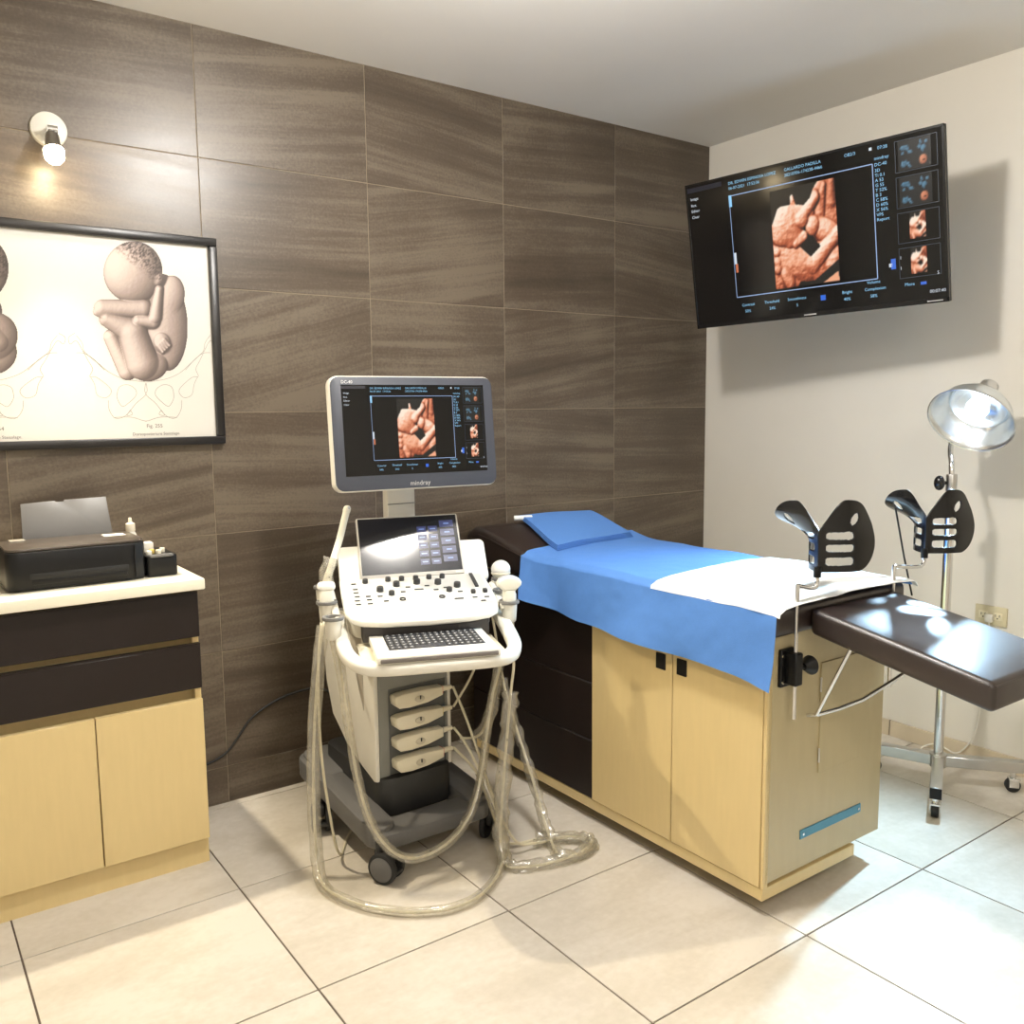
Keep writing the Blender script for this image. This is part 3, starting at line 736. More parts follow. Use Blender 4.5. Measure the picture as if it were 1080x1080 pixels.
b = MB(); b.box((TVW / 2 - 0.07, -0.0048, 0.006), (TVW / 2 - 0.02, -0.003, 0.009)); b.build('logo_strip', MATS['silver_print'], t)
# wall arm behind the set
Wi = t.matrix_world.inverted()
pb = Vector((0, 0.05, 0.25)); pe = Wi @ Vector((2.90, -1.10, 1.93)); pw = Wi @ Vector((WX - 0.02, -0.93, 1.95))
b = MB(); b.cyl(pb, pe, 0.014, n=12); b.cyl(pe, pw, 0.014, n=12); b.ball(pe, 0.022)
arm = b.build('wall_arm', DARK_PL, t)
MB().box((-0.09, 0.045, 0.15), (0.09, 0.055, 0.35), 0.002).build('mount_bracket', DARK_PL, t)
MB().box((WX - 0.022, -1.01, 1.84), (WX - 0.001, -0.85, 2.06), 0.003).build('wall_bracket', DARK_PL, t, M=Wi)

# ------------------------------------------------------------------ gooseneck examination lamp on a wheeled stand
t = thing('examination_lamp', 'chrome gooseneck examination lamp on a wheeled steel stand shining on the table', 'floor lamp', (2.80, -1.40, 0))
b = MB()
legs = [(-0.25, -0.13), (0.15, -0.19), (-0.075, 0.20)]
for lx, ly in legs:
    d = Vector((lx, ly, 0)); a = math.atan2(ly, lx); L = d.length + 0.035
    M = Matrix.Rotation(a, 4, 'Z')
    leg = MB().box((0.0, -0.019, 0.075), (L, 0.019, 0.113), 0.002, 1, M=M).build('base_leg', STEEL, t)
    MB().box((L - 0.001, -0.018, 0.076), (L + 0.004, 0.018, 0.112), 0.001, 1, M=M).build('end_plug', BLACK_PL, leg)
    c = MB(); c.cyl((lx, ly, 0.05), (lx, ly, 0.078), 0.010, n=12)
    c.box((-0.014, -0.016, 0.045), (0.022, 0.016, 0.052), 0.002, M=Matrix.Translation((lx, ly, 0)) @ M)
    c.box((-0.014, 0.0135, 0.02), (0.018, 0.017, 0.05), 0.001, M=Matrix.Translation((lx, ly, 0)) @ M)
    c.box((-0.014, -0.017, 0.02), (0.018, -0.0135, 0.05), 0.001, M=Matrix.Translation((lx, ly, 0)) @ M)
    fk = c.build('caster_fork', CHROME, t)
    Q = Matrix.Translation((lx, ly, 0.0255)) @ M
    MB().cyl((0, -0.012, 0), (0, 0.012, 0), 0.025, n=24, bev=0.004, M=Q).build('caster_wheel', RUBBER, fk)
MB().cyl((0, 0, 0.07), (0, 0, 0.118), 0.03, n=28, bev=0.003).build('hub', STEEL, t)
MB().cyl((0, 0, 0.10), (0, 0, 1.10), 0.0165, n=24).build('column', CHROME, t)
MB().cyl((0, 0, 1.02), (0, 0, 1.115), 0.0175, n=24, bev=0.002).build('column_collar', STEEL, t)
b = MB(); b.cyl((-0.012, 0.009, 1.085), (-0.03, 0.021, 1.085), 0.006, n=12); b.ball((-0.034, 0.024, 1.085), 0.026, sc=(0.7, 0.7, 1)); b.build('height_knob', BLACK_GLOSS, t)
sc_ = Vector((2.78, -1.475, 1.318)) - Vector((2.80, -1.40, 0))
ax = Vector((-0.748, -0.05, -0.661)).normalized()
Ql = ax.to_track_quat('Z', 'Y').to_matrix().to_4x4(); Ql.translation = sc_
# bowl: opening towards +Z of Ql
prof_o = [(0.022, -0.088), (0.05, -0.082), (0.085, -0.062), (0.112, -0.028), (0.127, 0.012), (0.134, 0.028), (0.138, 0.030)]
prof_i = [(0.136, 0.0305), (0.131, 0.027), (0.124, 0.012), (0.108, -0.027), (0.095, -0.042), (0.090, -0.040), (0.082, -0.058), (0.048, -0.077), (0.0, -0.084)]
INNER = mat('lamp_reflector', (0.80, 0.86, 0.92, 1), 0.22, 1.0, noise=0.03)
sh = MB().lathe(prof_o + prof_i, 48, M=Ql).build('lamp_shade', INNER, t)
MB().tube([Ql @ Vector((0.137 * math.cos(2 * PI * i / 40), 0.137 * math.sin(2 * PI * i / 40), 0.030)) for i in range(40)], 0.0022, n=8, smooth=1, closed=True).build('rim', CHROME, sh)
MB().lathe([(0, -0.15), (0.027, -0.15), (0.030, -0.146), (0.030, -0.085), (0.024, -0.08), (0, -0.08)], 28, M=Ql).build('lamp_socket', CHROME, t)
LED = mat('led_bulb_glow', (1, 1, 1, 1), 0.3, emit=(0.80, 0.91, 1.0, 1), estr=14)
MB().lathe([(0, -0.083), (0.018, -0.08), (0.03, -0.055), (0.036, -0.035), (0.033, -0.018), (0.02, -0.006), (0, -0.003)], 28, M=Ql).build('bulb', LED, t)
gp = [Vector((0, 0, 1.09)), Vector((0.010, 0.008, 1.15)), Vector((0.052, 0.036, 1.21)), Vector((0.12, 0.045, 1.30)), Vector((0.125, -0.03, 1.395)), Ql @ Vector((0, 0, -0.082))]
MB().tube(gp, lambda s, a, i: 0.0085 + 0.0009 * (i % 2), n=12, smooth=14).build('gooseneck', CHROME, t)
cp = [(0.03, 0.0, 0.10), (0.10, 0.05, 0.06), (0.17, 0.12, 0.008), (0.23, 0.19, 0.006), (0.285, 0.21, 0.008), (0.296, 0.16, 0.03), (0.294, 0.08, 0.02), (0.296, 0.02, 0.12), (0.298, 0.0, 0.3), (0.298, -0.01, 0.50), (0.294, -0.01, 0.567)]
MB().tube(cp, 0.003, n=8, smooth=6).build('power_cord', WHITE_PL, t)
MB().box((0.285, -0.024, 0.552), (0.302, 0.004, 0.582), 0.004).build('plug', WHITE_PL, t)
lb = light('examination_beam', 'SPOT', Ql @ Vector((0, 0, 0.034)), 185, (0.50, 0.76, 1.0), t, spot_size=R(100), spot_blend=0.9, shadow_soft_size=0.02)
lb.rotation_euler = ax.to_track_quat('-Z', 'Y').to_euler()

# ------------------------------------------------------------------ examination table
TX0, TX1, TY0, TY1 = 1.62, 2.152, -1.57, -0.17      # cabinet box of the table
t = thing('examination_table', 'cream gynaecological examination table with dark leather top, leg rest and stirrups', 'examination table', (0, 0, 0))
MB().box((TX0 + 0.019, TY0 + 0.02, 0.078), (TX1, TY1, 0.765)).build('body', CREAM_LAM, t)
MB().box((TX0 + 0.004, TY0 + 0.006, 0.042), (TX1 - 0.11, TY1 - 0.02, 0.077), 0.002, 1).build('plinth', CREAM_LAM, t)
hz = 0.616
for y0, y1, hy in ((-1.231, -0.879, -1.187), (-1.556, -1.234, -1.270)):
    d = MB().box((TX0, y0, 0.079), (TX0 + 0.018, y1, 0.760), 0.0015, 1).build('door', CREAM_LAM, t)
    h_ = MB().box((TX0 - 0.004, hy - 0.019, hz - 0.024), (TX0 + 0.004, hy + 0.019, hz + 0.024), 0.002, 1).build('handle', BLACK_PL, d)
MB().box((TX0, -1.570, 0.079), (TX0 + 0.018, -1.559, 0.762), 0.001, 1).build('corner_post', CREAM_LAM, t)
for z0, z1 in ((0.079, 0.275), (0.279, 0.468), (0.472, 0.760)):
    d = MB().box((TX0 + 0.003, -0.877, z0), (TX0 + 0.018, TY1 - 0.005, z1), 0.0015, 1).build('drawer', DARK_LAM, t)
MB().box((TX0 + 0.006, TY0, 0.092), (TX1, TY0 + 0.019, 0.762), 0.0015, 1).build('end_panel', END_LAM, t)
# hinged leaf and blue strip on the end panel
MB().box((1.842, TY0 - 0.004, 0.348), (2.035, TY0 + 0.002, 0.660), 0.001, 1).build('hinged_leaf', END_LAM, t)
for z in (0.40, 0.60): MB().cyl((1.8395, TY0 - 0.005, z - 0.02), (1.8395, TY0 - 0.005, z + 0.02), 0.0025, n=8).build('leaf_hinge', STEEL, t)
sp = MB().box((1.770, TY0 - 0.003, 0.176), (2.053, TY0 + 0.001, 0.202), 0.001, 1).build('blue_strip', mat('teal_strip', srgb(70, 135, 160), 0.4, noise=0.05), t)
for x in (1.782, 2.040): MB().cyl((x, TY0 - 0.005, 0.189), (x, TY0 - 0.002, 0.189), 0.004, n=12).build('screw', CHROME, sp)
for x, y in ((2.11, -1.49), (1.70, -1.49), (2.11, -0.26), (1.70, -0.26)):
    f = MB().cyl((x, y, 0.035), (x, y, 0.079), 0.008, n=12).build('caster_fork', CHROME, t)
    MB().cyl((x - 0.009, y, 0.0205), (x + 0.009, y, 0.0205), 0.020, n=20, bev=0.003).build('caster_wheel', RUBBER, f)
# leather top: gently rounded slab rising towards the head
LX0, LX1, LY0, LY1 = 1.606, 2.205, -1.598, -0.155
def head_rise(y):
    k = min(1, max(0, (y + 0.62) / 0.42)); k = k * k * (3 - 2 * k)
    e = max(0.0, (y + 0.25) / 0.09)
    return 0.070 * k - 0.03 * min(1, e) ** 2
b = MB(); b.box((LX0, LY0, 0.766), (LX1, LY1, 0.846), 0.022, 4)
bm_ = b.bm
for k in range(1, 26):
    y = LY0 + (LY1 - LY0) * k / 26
    bmesh.ops.bisect_plane(bm_, geom=bm_.verts[:] + bm_.edges[:] + bm_.faces[:], plane_co=(0, y, 0), plane_no=(0, 1, 0))
b.deform(lambda x, y, z: (x, y, z + (head_rise(y) + 0.010 * (1 - ((x - 1.905) / 0.3) ** 2) * (1 if y < -0.65 else 1)) * max(0, (z - 0.766) / 0.08)))
b.build('mattress', LEATHER, t, angle=50)
b = MB(); b.tube([(LX0 - 0.001, y, 0.832 + head_rise(y) * 0.82) for y in np.linspace(LY0 + 0.02, LY1 - 0.03, 22)], 0.0022, n=6, smooth=1)
b.build('piping', LEATHER, t)
# leg rest
sl = -0.18
LRX0, LRX1 = 1.742, 2.125
b = MB(); b.box((LRX0, -2.075, 0), (LRX1, -1.600, 0.070), 0.016, 4)
for k in range(1, 6):
    bmesh.ops.bisect_plane(b.bm, geom=b.bm.verts[:] + b.bm.edges[:] + b.bm.faces[:], plane_co=(LRX0 + (LRX1 - LRX0) * k / 6, 0, 0), plane_no=(1, 0, 0))
    bmesh.ops.bisect_plane(b.bm, geom=b.bm.verts[:] + b.bm.edges[:] + b.bm.faces[:], plane_co=(0, -2.075 + 0.475 * k / 6, 0), plane_no=(0, 1, 0))
legz = lambda y: 0.762 + 0.18 * (y + 1.60)
b.deform(lambda x, y, z: (x, y, z + legz(y) + (0.010 * (1 - ((x - 1.9335) / 0.19) ** 2) * (1 - ((y + 1.8375) / 0.2375) ** 2) if z > 0.05 else 0)))
lr = b.build('leg_rest', LEATHER, t, angle=50)
pp = [(LRX0 + 0.003, -1.61), (LRX0 + 0.003, -2.062), (LRX0 + 0.013, -2.072), (LRX1 - 0.013, -2.072), (LRX1 - 0.003, -2.062), (LRX1 - 0.003, -1.61)]
MB().tube([(x, y, legz(y) + 0.0605) for x, y in pp], 0.0026, n=6, smooth=1).build('piping', LEATHER, lr)
b = MB()
b.tube([(1.786, -1.572, 0.525), (1.786, -1.60, 0.534), (1.80, -1.66, 0.677), (1.806, -1.69, 0.748)], 0.0055, n=10, smooth=1)
b.tube([(1.786, -1.60, 0.534), (1.84, -1.63, 0.548), (1.904, -1.66, 0.568), (1.972, -1.72, 0.632), (2.08, -1.80, 0.728)], 0.0055, n=10, smooth=1)
b.build('leg_rest_brace', CHROME, t)

def stirrup(base, side, off, turn, tilt, name_lbl, rise):
    """rod comes up from the clamp at the end panel, cranks sideways and carries a slotted saddle shell"""
    x, y = base
    def outline(w):
        hh = 0.096 * max(0.02, 1 - abs((w - 0.065) / 0.0765) ** 2.5) ** (1 / 2.5); k = min(1, w / 0.065)
        zc = 0.044 + 0.046 * (k * k * (3 - 2 * k))
        return zc + hh, max(zc - hh, -0.002)
    nw, nz = 80, 96
    bm = bmesh.new()
    sst = lambda a, b_, v: (lambda k: k * k * (3 - 2 * k))(min(1, max(0, (v - a) / (b_ - a))))
    def hole(w, z):
        for z0, z1 in ((0.083, 0.103), (0.051, 0.071), (0.015, 0.037)):
            zc, hz_ = (z0 + z1) / 2, (z1 - z0) / 2
            if abs(z - zc) < hz_:
                ex = max(0, 0.026 - w, w - 0.070) / 0.010
                if ex * ex + ((z - zc) / hz_) ** 4 < 1 and 0.016 < w < 0.080: return True
        return ((w - 0.088) / 0.014) ** 2 + ((z - 0.135 - (w - 0.088) * 0.6) / 0.013) ** 2 < 1
    spine = None
    for wing in (1, -1):
        V = []
        for i in range(nw + 1):
            w_ = 0.14 * (1 - (1 - i / nw) ** 1.15); row = []
            zt, zb = outline(w_)
            for j in range(nz + 1):
                z = zb + (zt - zb) * j / nz
                fl = sst(0.070, 0.165, z)
                if wing > 0: az = R(12 + 6 * fl)
                else: az = R(76 + 74 * fl)
                rad_ = w_ * (1.16 if wing > 0 else 0.92) * (1 - 0.06 * fl)
                px, py = rad_ * math.cos(az), rad_ * math.sin(az)
                bow = 0.016 * math.sin(PI * w_ / 0.14)
                px += bow * math.sin(az) * wing * (1 if wing > 0 else 1); py -= bow * math.cos(az) * wing
                if w_ < 0.012: py -= 0.004 * (1 - w_ / 0.012)
                row.append((px, py, z) if i or wing > 0 else None)
            V.append(row)
        if wing > 0:
            spine = [bm.verts.new(p) for p in V[0]]
        G_ = [spine] + [[bm.verts.new(p) for p in row] for row in V[1:]]
        for i in range(nw):
            for j in range(nz):
                wm = 0.14 * (1 - (1 - (i + .5) / nw) ** 1.15); zt, zb = outline(wm)
                if hole(wm, zb + (zt - zb) * (j + .5) / nz): continue
                bm.faces.new((G_[i][j], G_[i + 1][j], G_[i + 1][j + 1], G_[i][j + 1]))
    bmesh.ops.delete(bm, geom=[v for v in bm.verts if not v.link_faces], context='VERTS')
    bmesh.ops.recalc_face_normals(bm, faces=bm.faces)
    top = Vector((x + off[0], y + off[1], rise))
    M = Matrix.Translation(top) @ Matrix.Rotation(R(turn), 4, 'Z') @ Matrix.Rotation(R(tilt), 4, 'X')
    bmesh.ops.transform(bm, matrix=M, verts=bm.verts)
    me = bpy.data.meshes.new('stirrup'); bm.to_mesh(me); bm.free()
    s_ = link('stirrup', me, BLACK_GLOSS, t, 60)
    md = s_.modifiers.new('shell', 'SOLIDIFY'); md.thickness = 0.0045; md.offset = 0
    s_['label'] = name_lbl
    z1 = 0.895
    MB().tube([(x, y, 0.545), (x, y, 0.70), (x, y, z1 - 0.012), (x + 0.1 * off[0], y + 0.1 * off[1], z1), (x + 0.5 * off[0], y + 0.5 * off[1], z1 - 0.008), (x + 0.9 * off[0], y + 0.9 * off[1], z1 - 0.012), (x + off[0], y + off[1], z1 + 0.002), (x + off[0], y + off[1], rise - 0.02), (x + off[0], y + off[1], rise + 0.012)], 0.0058, n=12, smooth=3).build('rod', CHROME, s_)
    MB().tube([Vector(top) + Vector((0, 0, -0.015)), Vector(top) + Vector((0, 0, 0.012))], 0.010, n=14, smooth=1).build('swivel_joint', BLACK_PL, s_)
    c = MB(); c.box((x - 0.030, TY0 - 0.012, 0.628), (x + 0.030, TY0 - 0.001, 0.728), 0.002, 1); c.box((x - 0.015, TY0 - 0.046, 0.636), (x + 0.015, TY0 - 0.008, 0.722), 0.003, 1)
    c = c.build('rod_clamp', BLACK_PL, s_)
    for z in (0.642, 0.712):
        MB().cyl((x - 0.023, TY0 - 0.015, z), (x - 0.023, TY0 - 0.011, z), 0.005, n=12).build('screw', CHROME, c)
    k = MB(); kx = x + 0.014 * side
    k.cyl((kx, y, 0.678), (kx + 0.03 * side, y, 0.678), 0.006, n=10)
    k.cyl((kx + 0.022 * side, y, 0.678), (kx + 0.05 * side, y, 0.678), 0.009, 0.026, n=3 * 8)
    k.build('clamp_knob', BLACK_PL, s_)
    return s_
s1 = stirrup((1.686, -1.602), 1, (0.082, 0.0), -36, 0, 'near black slotted leg holder shell on a cranked chrome rod', 0.925)
s2 = stirrup((2.126, -1.602), -1, (0.158, 0.0), -36, 0, 'far black slotted leg holder shell on a cranked chrome rod', 0.921)
MB().tube([(2.158, -1.580, 1.062), (2.195, -1.59, 0.92), (2.23, -1.60, 0.80)], 0.003, n=6, smooth=1).build('strap', BLACK_PL, s2)

table_base = Vector((1.89, -0.87, 0.0))
for ch in t.children: ch.location = ch.location - table_base
t.location = table_base

# ------------------------------------------------------------------ drapes on the table
def fbm(x, y, s, seed=0.0): return mnoise.noise(Vector((x * s + seed, y * s - seed, seed * 0.37)))
def top_z(x, y): return 0.846 + head_rise(y) + 0.010 * (1 - ((x - 1.905) / 0.3) ** 2)
HEM = [(-1.612, 0.638), (-1.5, 0.650), (-1.384, 0.658), (-1.2, 0.660), (-0.99, 0.670), (-0.85, 0.676), (-0.587, 0.699), (-0.5, 0.71)]
def hem(y): return float(np.interp(y, [a for a, _ in HEM], [b_ for _, b_ in HEM]))
rows = []
Y_ = np.linspace(-1.608, -0.53, 110)
for y in Y_:
    row = []
    sk = 0.13 * max(0.0, (y + 0.75) / 0.22) * 0
    # top from the right side to the left edge
    back = -0.0
    for x in np.linspace(2.214, 1.612, 44):
        yy = y + (0.14 * (x - 1.62) if y > -0.75 else 0.14 * (x - 1.62) * max(0, (y + 1.60) / 0.85))
        z = top_z(x, yy) + 0.003 + 0.0035 * fbm(x, yy, 7, 1.3) + 0.0018 * fbm(x, yy, 22, 4.1)
        e = min(x - 1.606, 2.218 - x)
        if e < 0.022: z -= 0.022 - math.sqrt(max(0, 0.022 ** 2 - (0.022 - e) ** 2))
        row.append((x, yy, z))
    # hanging side
    z0 = row[-1][2]
    for k in range(1, 34):
        a = k / 33; z = z0 + (hem(y) - z0) * a
        out = 0.008 + 0.016 * a + a * 0.007 * (math.sin(y * 11.0 + 0.6) + 0.6 * math.sin(y * 23 + 2.0)) * (0.4 + 0.6 * a) + 0.016 * fbm(y + 0.6 * z, z * 0.6, 6, 2.2) * a + 0.002 * fbm(y, z, 24, 7.7)
        fl = max(0.0, (y + 0.75) / 0.22)          # free corner swings outwards
        row.append((1.606 - max(out, 0.004) - 0.03 * fl * a, y - 0.05 * fl * a, z))
    # the right side hangs too
    right = []
    for k in range(16, 0, -1):
        a = k / 16
        g_ = min(1.0, max(0.02, (y + 1.42) / 0.2)); right.append((2.214 + g_ * (0.008 + 0.012 * a + 0.008 * a * math.sin(y * 17)), row[0][1], row[0][2] - 0.16 * g_ * a))
    rows.append(right + row)
b = MB(); b.grid(rows)
bmesh.ops.solidify(b.bm, geom=b.bm.faces[:], thickness=0.0012)
tag(b.build('blue_sheet', BLUE, angle=80), 'blue disposable sheet draped over the examination table and hanging down its side', 'sheet')

rows = []
for y in np.linspace(-1.618, -1.165, 50):
    row = []
    for x in np.linspace(2.222, 1.607, 44):
        yy = y + 0.09 * (x - 1.62) * max(0, (y + 1.60) / 0.44)
        z = top_z(x, yy) + 0.0075 + 0.0035 * fbm(x, yy, 7, 1.3) + 0.002 * fbm(x, yy, 16, 9.3)
        e = min(x - 1.600, 2.228 - x)
        if e < 0.024: z -= 0.8 * (0.024 - math.sqrt(max(0, 0.024 ** 2 - (0.024 - e) ** 2)))
        if y < -1.60: z -= 0.25 * (-1.60 - y)
        row.append((x, yy, z))
    for k in range(1, 5): row.append((1.600 - 0.001 * k, y, row[43][2] - 0.0035 * k))
    rows.append([(2.230, row[0][1], row[0][2] - 0.012), (2.227, row[0][1], row[0][2] - 0.006)] + row)
b = MB(); b.grid(rows); bmesh.ops.solidify(b.bm, geom=b.bm.faces[:], thickness=0.0016)
tag(b.build('white_pad', WHITE_CLOTH, angle=80), 'white absorbent pad laid over the foot end of the blue sheet', 'pad')

t2 = thing('folded_cloth', 'folded blue cloth with a white rolled end resting on the head of the table', 'cloth', (1.90, -0.40, 0.0))
for k in range(4):
    rows = []
    c_ = [(-0.185, -0.185), (0.225, -0.135), (0.285, 0.205), (-0.085, 0.19)]
    s_ = 1 - 0.012 * k
    for i in range(21):
        a = i / 20; row = []
        for j in range(21):
            bb_ = j / 20
            x = (c_[0][0] * (1 - a) + c_[1][0] * a) * (1 - bb_) + (c_[3][0] * (1 - a) + c_[2][0] * a) * bb_
            y = (c_[0][1] * (1 - a) + c_[1][1] * a) * (1 - bb_) + (c_[3][1] * (1 - a) + c_[2][1] * a) * bb_
            x *= s_; y *= s_
            z = top_z(min(max(x + 1.90, 1.62), 2.2), y - 0.40) + 0.005 + 0.0042 * k + 0.003 * fbm(x, y, 6, 3.3 + k * 0.2)
            row.append((x, y, z))
        rows.append(row)
    b = MB(); b.grid(rows); bmesh.ops.solidify(b.bm, geom=b.bm.faces[:], thickness=-0.0026)
    b.build('fold_layer', BLUE, t2, angle=80)
zr = top_z(1.80, -0.24)
MB().tube([(-0.125, 0.155, zr + 0.012), (-0.095, 0.14, zr + 0.012), (-0.06, 0.13, zr + 0.012)], 0.010, n=12, smooth=3).build('rolled_end', WHITE_CLOTH, t2)

# ------------------------------------------------------------------ ultrasound machine
CX, CY = 1.09, -0.55
t = thing('ultrasound_machine', 'wheeled white ultrasound machine with monitor, touch screen, keyboard and probe ports', 'ultrasound machine', (CX, CY, 0))
PM = Matrix.Translation((1.168 - CX, -0.502 - CY, 0)) @ Matrix.Rotation(R(-21), 4, 'Z')     # console frame: x right, y back, z up
# --- wheeled base
def side_arm(x):
    return rrect(x - 0.045, -0.245, x + 0.045, 0.36, 0.035)
b = MB()
b.prism(rrect(-0.215, -0.225, -0.125, 0.34, 0.045), 0.100, 0.165, 0.012)
b.prism(rrect(0.125, -0.225, 0.215, 0.34, 0.045), 0.100, 0.165, 0.012)
b.prism(rrect(-0.205, -0.245, 0.205, -0.150, 0.045), 0.100, 0.150, 0.012)
b.prism(rrect(-0.20, 0.14, 0.20, 0.34, 0.04), 0.100, 0.175, 0.012)
b.deform(lambda x, y, z: (x, y, z - 0.02 * max(0, (-y - 0.02) / 0.25) + 0.035 * max(0, (y - 0.05) / 0.28)))
b.build('base_frame', MID_GREY, t)
b = MB(); b.prism(rrect(-0.13, -0.13, 0.13, 0.30, 0.05), 0.120, 0.243, 0.01); b.build('power_unit', DARK_PL, t)
for (x, y, a) in ((-0.190, -0.232, -60), (-0.200, 0.17, -110), (0.195, -0.23, 35), (0.19, 0.22, 60)):
    M = Matrix.Translation((x, y, 0)) @ Matrix.Rotation(R(a), 4, 'Z')
    f = MB(); f.cyl((0.0, 0, 0.075), (0.0, 0, 0.115), 0.016, n=16, M=M); f.box((-0.02, -0.011, 0.055), (0.045, 0.011, 0.092), 0.008, 3, M=M)
    f.box((0.02, -0.022, 0.030), (0.062, 0.022, 0.040), 0.003, M=M)
    fk = f.build('caster_fork', DARK_PL, t)
    for s in (-1, 1):
        w_ = MB().cyl((0.018, s * 0.012, 0.046), (0.018, s * 0.031, 0.046), 0.046, n=32, bev=0.006, M=M).build('caster_wheel', RUBBER, fk)
    for s in (-1, 1):
        MB().cyl((0.018, s * 0.030, 0.046), (0.018, s * 0.033, 0.046), 0.036, n=32, bev=0.001, M=M).build('wheel_cover', MID_GREY, fk)
# --- lower body
BR = 0.135
side = [(-0.100, 0.240), (0.0, 0.262), (0.10, 0.30), (0.19, 0.37), (0.235, 0.48), (0.25, 0.70), (-0.100, 0.70)]   # (y, z)
Mx = Matrix(((0, 0, 1, 0), (1, 0, 0, 0), (0, 1, 0, 0), (0, 0, 0, 1)))
b = MB(); b.prism(side, -BR + 0.014, BR - 0.014, 0.004, M=Mx); b.build('core_body', GREY_PL, t)
sm = [(-0.104, 0.232), (-0.09, 0.228), (0.0, 0.255), (0.10, 0.295), (0.20, 0.365), (0.243, 0.47), (0.258, 0.60), (0.262, 0.69), (0.20, 0.715), (-0.09, 0.715), (-0.104, 0.70)]
for s in (-1, 1):
    p = MB().prism(sm, min(s * BR, s * (BR - 0.015)), max(s * BR, s * (BR - 0.015)), 0.005, M=Mx).build('side_panel', WHITE_PL, t)
    if s < 0:
        v = [(-0.03, 0.70), (0.06, 0.70), (0.035, 0.62), (-0.005, 0.50), (-0.035, 0.44), (-0.035, 0.56)]
        MB().prism(v, -BR - 0.0016, -BR + 0.002, 0.0005, M=Mx).build('grey_inlay', mat('inlay_grey', srgb(172, 164, 150), 0.45), p)
        for (y, z, c) in ((-0.072, 0.602, (214, 170, 60)), (-0.080, 0.590, (206, 60, 52)), (-0.088, 0.603, (70, 96, 190)), (-0.075, 0.580, (206, 60, 52)), (-0.088, 0.580, (214, 90, 60))):
            MB().box((-BR - 0.0012, y - 0.004, z - 0.005), (-BR + 0.001, y + 0.004, z + 0.005)).build('sticker', mat('sticker_%d%d' % (c[0], c[2]), srgb(*c), 0.5), p)
MB().box((-BR + 0.014, -0.108, 0.515), (BR - 0.014, -0.095, 0.70), 0.002, 1).build('front_cover', GREY_PL, t)
b = MB()
for lo, hi in (((-BR + 0.014, -0.106, 0.243), (-0.088, -0.090, 0.515)), ((0.112, -0.106, 0.243), (BR - 0.014, -0.090, 0.515))): b.box(lo, hi, 0.001, 1)
b.build('port_surround', GREY_PL, t)
MB().box((-0.09, -0.1015, 0.245), (0.114, -0.098, 0.515)).build('port_recess', mat('recess_grey', srgb(92, 94, 92), 0.5), t)
cz = [0.478, 0.411, 0.344, 0.277]
rings = [(214, 110, 50), (206, 186, 80), (60, 60, 62), (206, 60, 50)]
for z, rc in zip(cz, rings):
    out = [(-0.083, 0.012), (-0.080, -0.008), (-0.066, -0.020), (-0.03, -0.023), (0.03, -0.019), (0.085, -0.006), (0.085, 0.021), (0.02, 0.025), (-0.06, 0.024), (-0.08, 0.020)]
    M = Matrix.Translation((0, -0.100, z)) @ Matrix.Rotation(R(90), 4, 'X')
    c = MB().prism(out, 0.0, 0.042, 0.006, M=M).build('probe_connector', CREAM_PL, t)
    MB().lathe([(0, 0.040), (0.017, 0.040), (0.0165, 0.045), (0.013, 0.047), (0, 0.047)], 24, M=M @ Matrix.Diagonal((1, 0.62, 1, 1))).build('lock_dial', mat('dial_cream', srgb(196, 188, 166), 0.4), c)
    MB().box((-0.002, 0.0, 0.046), (0.002, 0.012, 0.050), 0.001, 1, M=M).build('lock_lever', DARK_PL, c)
    MB().box((0.085, -0.004, 0.006), (0.089, 0.020, 0.034), 0.001, 1, M=M).build('colour_ring', mat('ring_%d_%d' % (rc[0], rc[1]), srgb(*rc), 0.5), c)
    MB().tube([M @ Vector((0.089, 0.008, 0.020)), M @ Vector((0.105, 0.008, 0.020)), M @ Vector((0.126, 0.008, 0.021))], lambda s, a, i: 0.0105 - 0.004 * s, n=12, smooth=3).build('strain_relief', CREAM_PL, c)
# --- column between body and console
MB().prism(rrect(-0.10, -0.08, 0.10, 0.10, 0.03), 0.70, 0.745, 0.004, M=Matrix.Translation((0.03, 0.05, 0))).build('lift_column', GREY_PL, t)
# --- console
K = 0.07 / 0.295
def cz_(y): return 0.765 + (0.365 + y) * K
outl = [(-0.226, -0.075), (-0.228, -0.20), (-0.226, -0.29), (-0.214, -0.328), (-0.185, -0.352), (-0.12, -0.366), (0.0, -0.371), (0.12, -0.366), (0.185, -0.352), (0.214, -0.328), (0.226, -0.29), (0.228, -0.20), (0.226, -0.075)]
b = MB(); b.prism(outl, -0.020, 0.0, 0.006, seg=3); b.deform(lambda x, y, z: (x, y, z + cz_(y)))
b.build('console', WHITE_PL, t, M=PM)
inn = [(x * 0.95, (y + 0.22) * 0.93 - 0.22) for x, y in outl]
b = MB(); b.prism(inn, -0.001, 0.0012, 0.0005); b.deform(lambda x, y, z: (x, y, z + cz_(y))); b.build('control_surface', mat('panel_light_grey', srgb(208, 206, 198), 0.4, noise=0.02), t, M=PM)
b = MB(); b.prism([(x * 0.93, y * 0.80 - 0.005) for x, y in outl], -0.085, -0.016, 0.012); b.deform(lambda x, y, z: (x, y, z + cz_(y) * 0.6 + 0.8 * 0.4 - 0.012)); b.build('console_underside', WHITE_PL, t, M=PM)
def onp(r, f, m, name, h, rad, par=t):
    o = MB().lathe([(rad, 0), (rad, h * 0.7), (rad * 0.92, h * 0.95), (rad * 0.7, h), (0, h)], 20).build(name, m, par, M=PM @ Matrix.Translation((r, -f, cz_(-f) + 0.001)) @ Matrix.Rotation(math.atan(K), 4, 'X'))
    return o
KNOB = mat('knob_charcoal', srgb(52, 52, 52), 0.5)
